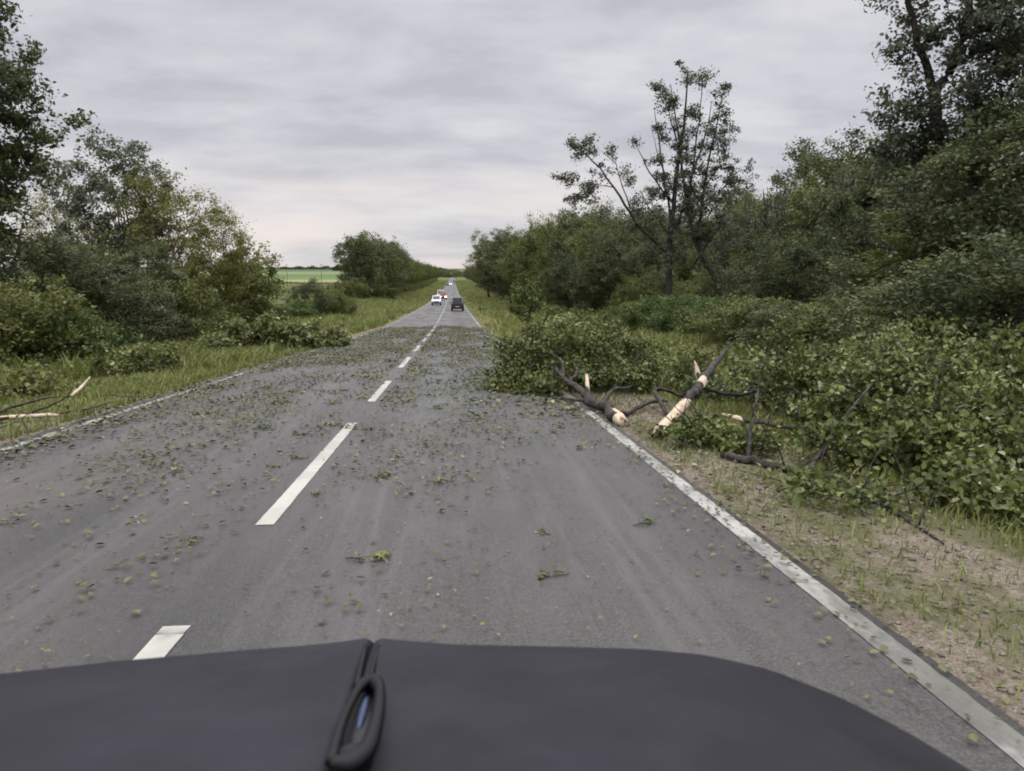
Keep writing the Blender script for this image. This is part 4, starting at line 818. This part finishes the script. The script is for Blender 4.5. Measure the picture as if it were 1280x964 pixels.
# ------------------------------------------------------------------ small roadside things
def post(x, y, h, r, m_, name, label, cat):
    bm = bmesh.new(); o = empty(name, (x, y, g(x, y)), 0, label, cat); bmesh.ops.create_cone(bm, cap_ends=True, segments=10, radius1=r, radius2=r*.7, depth=h+.2); bmesh.ops.translate(bm, verts=bm.verts, vec=(0, 0, h/2-.1)); bmesh_obj('post', bm, m_, o, True); return o
wood = mat('weathered_wood', (.10, .085, .07), .85, .2)
for (px, Yy, h_, lab) in ((359, 520, 15, 'thin dark pole in the field, nearer the left thicket'), (402, 520, 15, 'thin dark pole in the field, nearer the far left row')):
    q = at(px, 350, Yy); o = post(q.x, Yy, h_, .16, wood, 'utility_pole', lab, 'pole')
    bmesh_obj('crossarm', box(bmesh.new(), -1.1, 1.1, -.06, .06, h_-.9, h_-.75), wood, o)
o = post(3.6, 103, 1.1, .08, wood, 'marker_post', 'small dark marker post on the right verge beside the dark car', 'post')
bmesh_obj('cap', box(bmesh.new(), -.07, .07, -.07, .07, 1.08, 1.22, .01), trim, o)

# ------------------------------------------------------------------ bonnet of the travelling car
m = mat('bonnet_cover', (.045, .043, .052), .55, .25); t = NT(m); p = t.obj(); a_ = t.noise(p, 5, 3, .5); b_ = t.noise(p, 900, 2, .5)
t.col(t.mix(t.mr(a_, .35, .7), (.014, .0135, .018), (.021, .020, .026))); t.bump(t.mth('ADD', t.mth('MULTIPLY', a_, 1.), t.mth('MULTIPLY', b_, .02)), .22, .05); t.l(t.mr(t.noise(p, 9, 4), .3, .7, .45, .65), t.b.inputs['Roughness']); M['bonnet'] = m
def bonnet():
    o = empty('car_bonnet', (-.26, .9, .1), 0, 'dark grey covered bonnet of the travelling car along the bottom of the photo', 'car bonnet'); O = np.array(o.location)
    spx = np.array([-260, -120, 0, 150, 300, 400, 440, 458, 466, 474, 490, 560, 700, 800, 880, 960, 1050, 1130, 1200, 1290])
    spy = np.array([900, 872, 853, 836, 823, 815, 810, 807, 822, 807, 809, 815, 818, 821, 828, 846, 882, 925, 968, 1040.])
    cols = np.unique(np.concatenate([np.linspace(-260, 440, 40), np.linspace(440, 500, 21), np.linspace(500, 1290, 46)])); V = []
    sect = [(.10, -.52), (.11, -.30), (.09, -.16), (.065, -.085), (.04, -.04), (.02, -.012), (0, 0), (-.04, .010), (-.10, .022), (-.18, .036), (-.28, .05), (-.40, .062), (-.55, .075)]
    for c in cols:
        py = float(np.interp(c, spx, spy)); u = (c-466)/960; Yf = 1.07-.28*u*u-.35*max(0, u-.45)**2
        E = at(c, py, Yf)
        for (dy, dz) in sect:
            slit = math.exp(-((c-466)/5.)**2)*(.03 if -.13 < dy < .03 else .0)
            V.append((E.x+(-.26-E.x)*0, E.y+dy, E.z+dz-slit))
    V = np.array(V)-O; n = len(sect); i = (np.arange(len(cols)-1)[:, None]*n+np.arange(n-1)[None]).ravel()
    me = mesh_np('bonnet_panel', V, np.stack([i, i+n, i+n+1, i+1], 1), M['bonnet'], smooth=True); b = link('panel', me, o)
    md = b.modifiers.new('sub', 'SUBSURF'); md.levels = 1; md.render_levels = 2
    so_ = b.modifiers.new('th', 'SOLIDIFY'); so_.thickness = .012; so_.offset = -1
    # seams either side of the slit
    r = np.random.RandomState(5)
    def S(px, py, lift=.0):
        """point on the bonnet surface seen there"""
        d = fw*F+rt*(px-640)-upv*(py-482); E0 = at(466, 810, 1.07); # plane through the edge rising to the windscreen
        k = .13; tt = ((CH-E0.z)-k*E0.y)/(-d.z-k*d.y); tt = (E0.z+k*E0.y-CH)/(d.z+k*d.y); return np.array(Vector((0, 0, CH))+d*tt)+np.array([0, 0, lift])-O
    dk = mat('black_plastic', (.009, .009, .010), .55, .3); gy = mat('dark_chrome', (.03, .03, .031), .35, .4, .3); bl = mat('blue_enamel', (.035, .05, .105), .25, .6)
    for a_, b_ in (((457, 822), (447, 885)), ((473, 822), (463, 880))):
        P = np.array([S(a_[0]+(b_[0]-a_[0])*u, a_[1]+(b_[1]-a_[1])*u, .004) for u in np.linspace(0, 1, 6)])+np.array([0, 0, .012])+np.linspace(0, .014, 6)[:, None]*np.array([0, 0, 1.]); Vv, Ff = tubes([(P, np.full(6, .0040))], 8); link('seam', mesh_np('seam', Vv, Ff, dk, smooth=True), b)
    # ornament: rounded upright loop on a foot, blue insert
    base = S(440, 1008, .026); top = S(461, 892, .020)
    ax = top-base; ln = np.linalg.norm(ax); ax /= ln; sx = np.array([1., 0, 0]); sx -= ax*(sx@ax); sx /= np.linalg.norm(sx); nz_ = np.cross(sx, ax)
    pr = [(-.024, .02), (-.021, .35), (-.012, .80), (-.006, .97), (.004, 1.03), (.014, .97), (.022, .80), (.026, .45), (.020, .1), (.0, .0), (-.024, .02)]
    P = np.array([base+sx*a*.78+ax*(ln*u)+nz_*(.016+.012*math.sin(u*3)) for a, u in pr]); Rr = np.array([.006, .005, .005, .008, .011, .009, .006, .007, .009, .010, .006])
    s = np.linspace(0, len(P)-1, 50); P = np.stack([np.interp(s, np.arange(len(P)), P[:, k]) for k in range(3)], 1); 
    for _ in range(3): P[1:-1] = .5*P[1:-1]+.25*(P[:-2]+P[2:])
    Rr = np.interp(s, np.arange(11), Rr); Vv, Ff = tubes([(P, Rr)], 10); orn = link('ornament', mesh_np('ornament', Vv, Ff, dk, smooth=True), o)
    bm = bmesh.new(); bmesh.ops.create_uvsphere(bm, u_segments=20, v_segments=12, radius=1)
    for v in bm.verts: q = base+ax*(ln*.50+v.co.y*ln*.44)+sx*(.001+v.co.x*.018)+nz_*(.006+v.co.z*.010); v.co = Vector(q)
    bmesh_obj('backing', bm, gy, orn, True)
    bm = bmesh.new(); bmesh.ops.create_uvsphere(bm, u_segments=16, v_segments=10, radius=1)
    for v in bm.verts: q = base+ax*(ln*.60+v.co.y*ln*.22)+sx*(.001+v.co.x*.0055+v.co.y*.001)+nz_*(.016+v.co.z*.005); v.co = Vector(q)
    bmesh_obj('blue_insert', bm, bl, orn, True)
    bm = bmesh.new(); bmesh.ops.create_uvsphere(bm, u_segments=20, v_segments=12, radius=1)
    for v in bm.verts: q = base+ax*(ln*.10+v.co.y*.014)+sx*(v.co.x*.019)+nz_*(.010+v.co.z*.016); v.co = Vector(q)
    bmesh_obj('foot', bm, dk, orn, True)
bonnet()

# ------------------------------------------------------------------ haze
me = bpy.data.meshes.new('haze'); bm = bmesh.new(); box(bm, -8600, 8600, -600, 9400, -60, 34); bm.to_mesh(me); bm.free()
hm = bpy.data.materials.new('haze'); hm.use_nodes = True; hn = hm.node_tree; hn.nodes.clear(); ho = hn.nodes.new('ShaderNodeOutputMaterial')
pv = hn.nodes.new('ShaderNodeVolumePrincipled'); pv.inputs['Density'].default_value = .0016; pv.inputs['Color'].default_value = (.86, .89, .95, 1); pv.inputs['Anisotropy'].default_value = .1; hn.links.new(pv.outputs[0], ho.inputs['Volume'])
me.materials.append(hm); tag(link('haze', me), kind='stuff')
print('objects', len(bpy.data.objects))
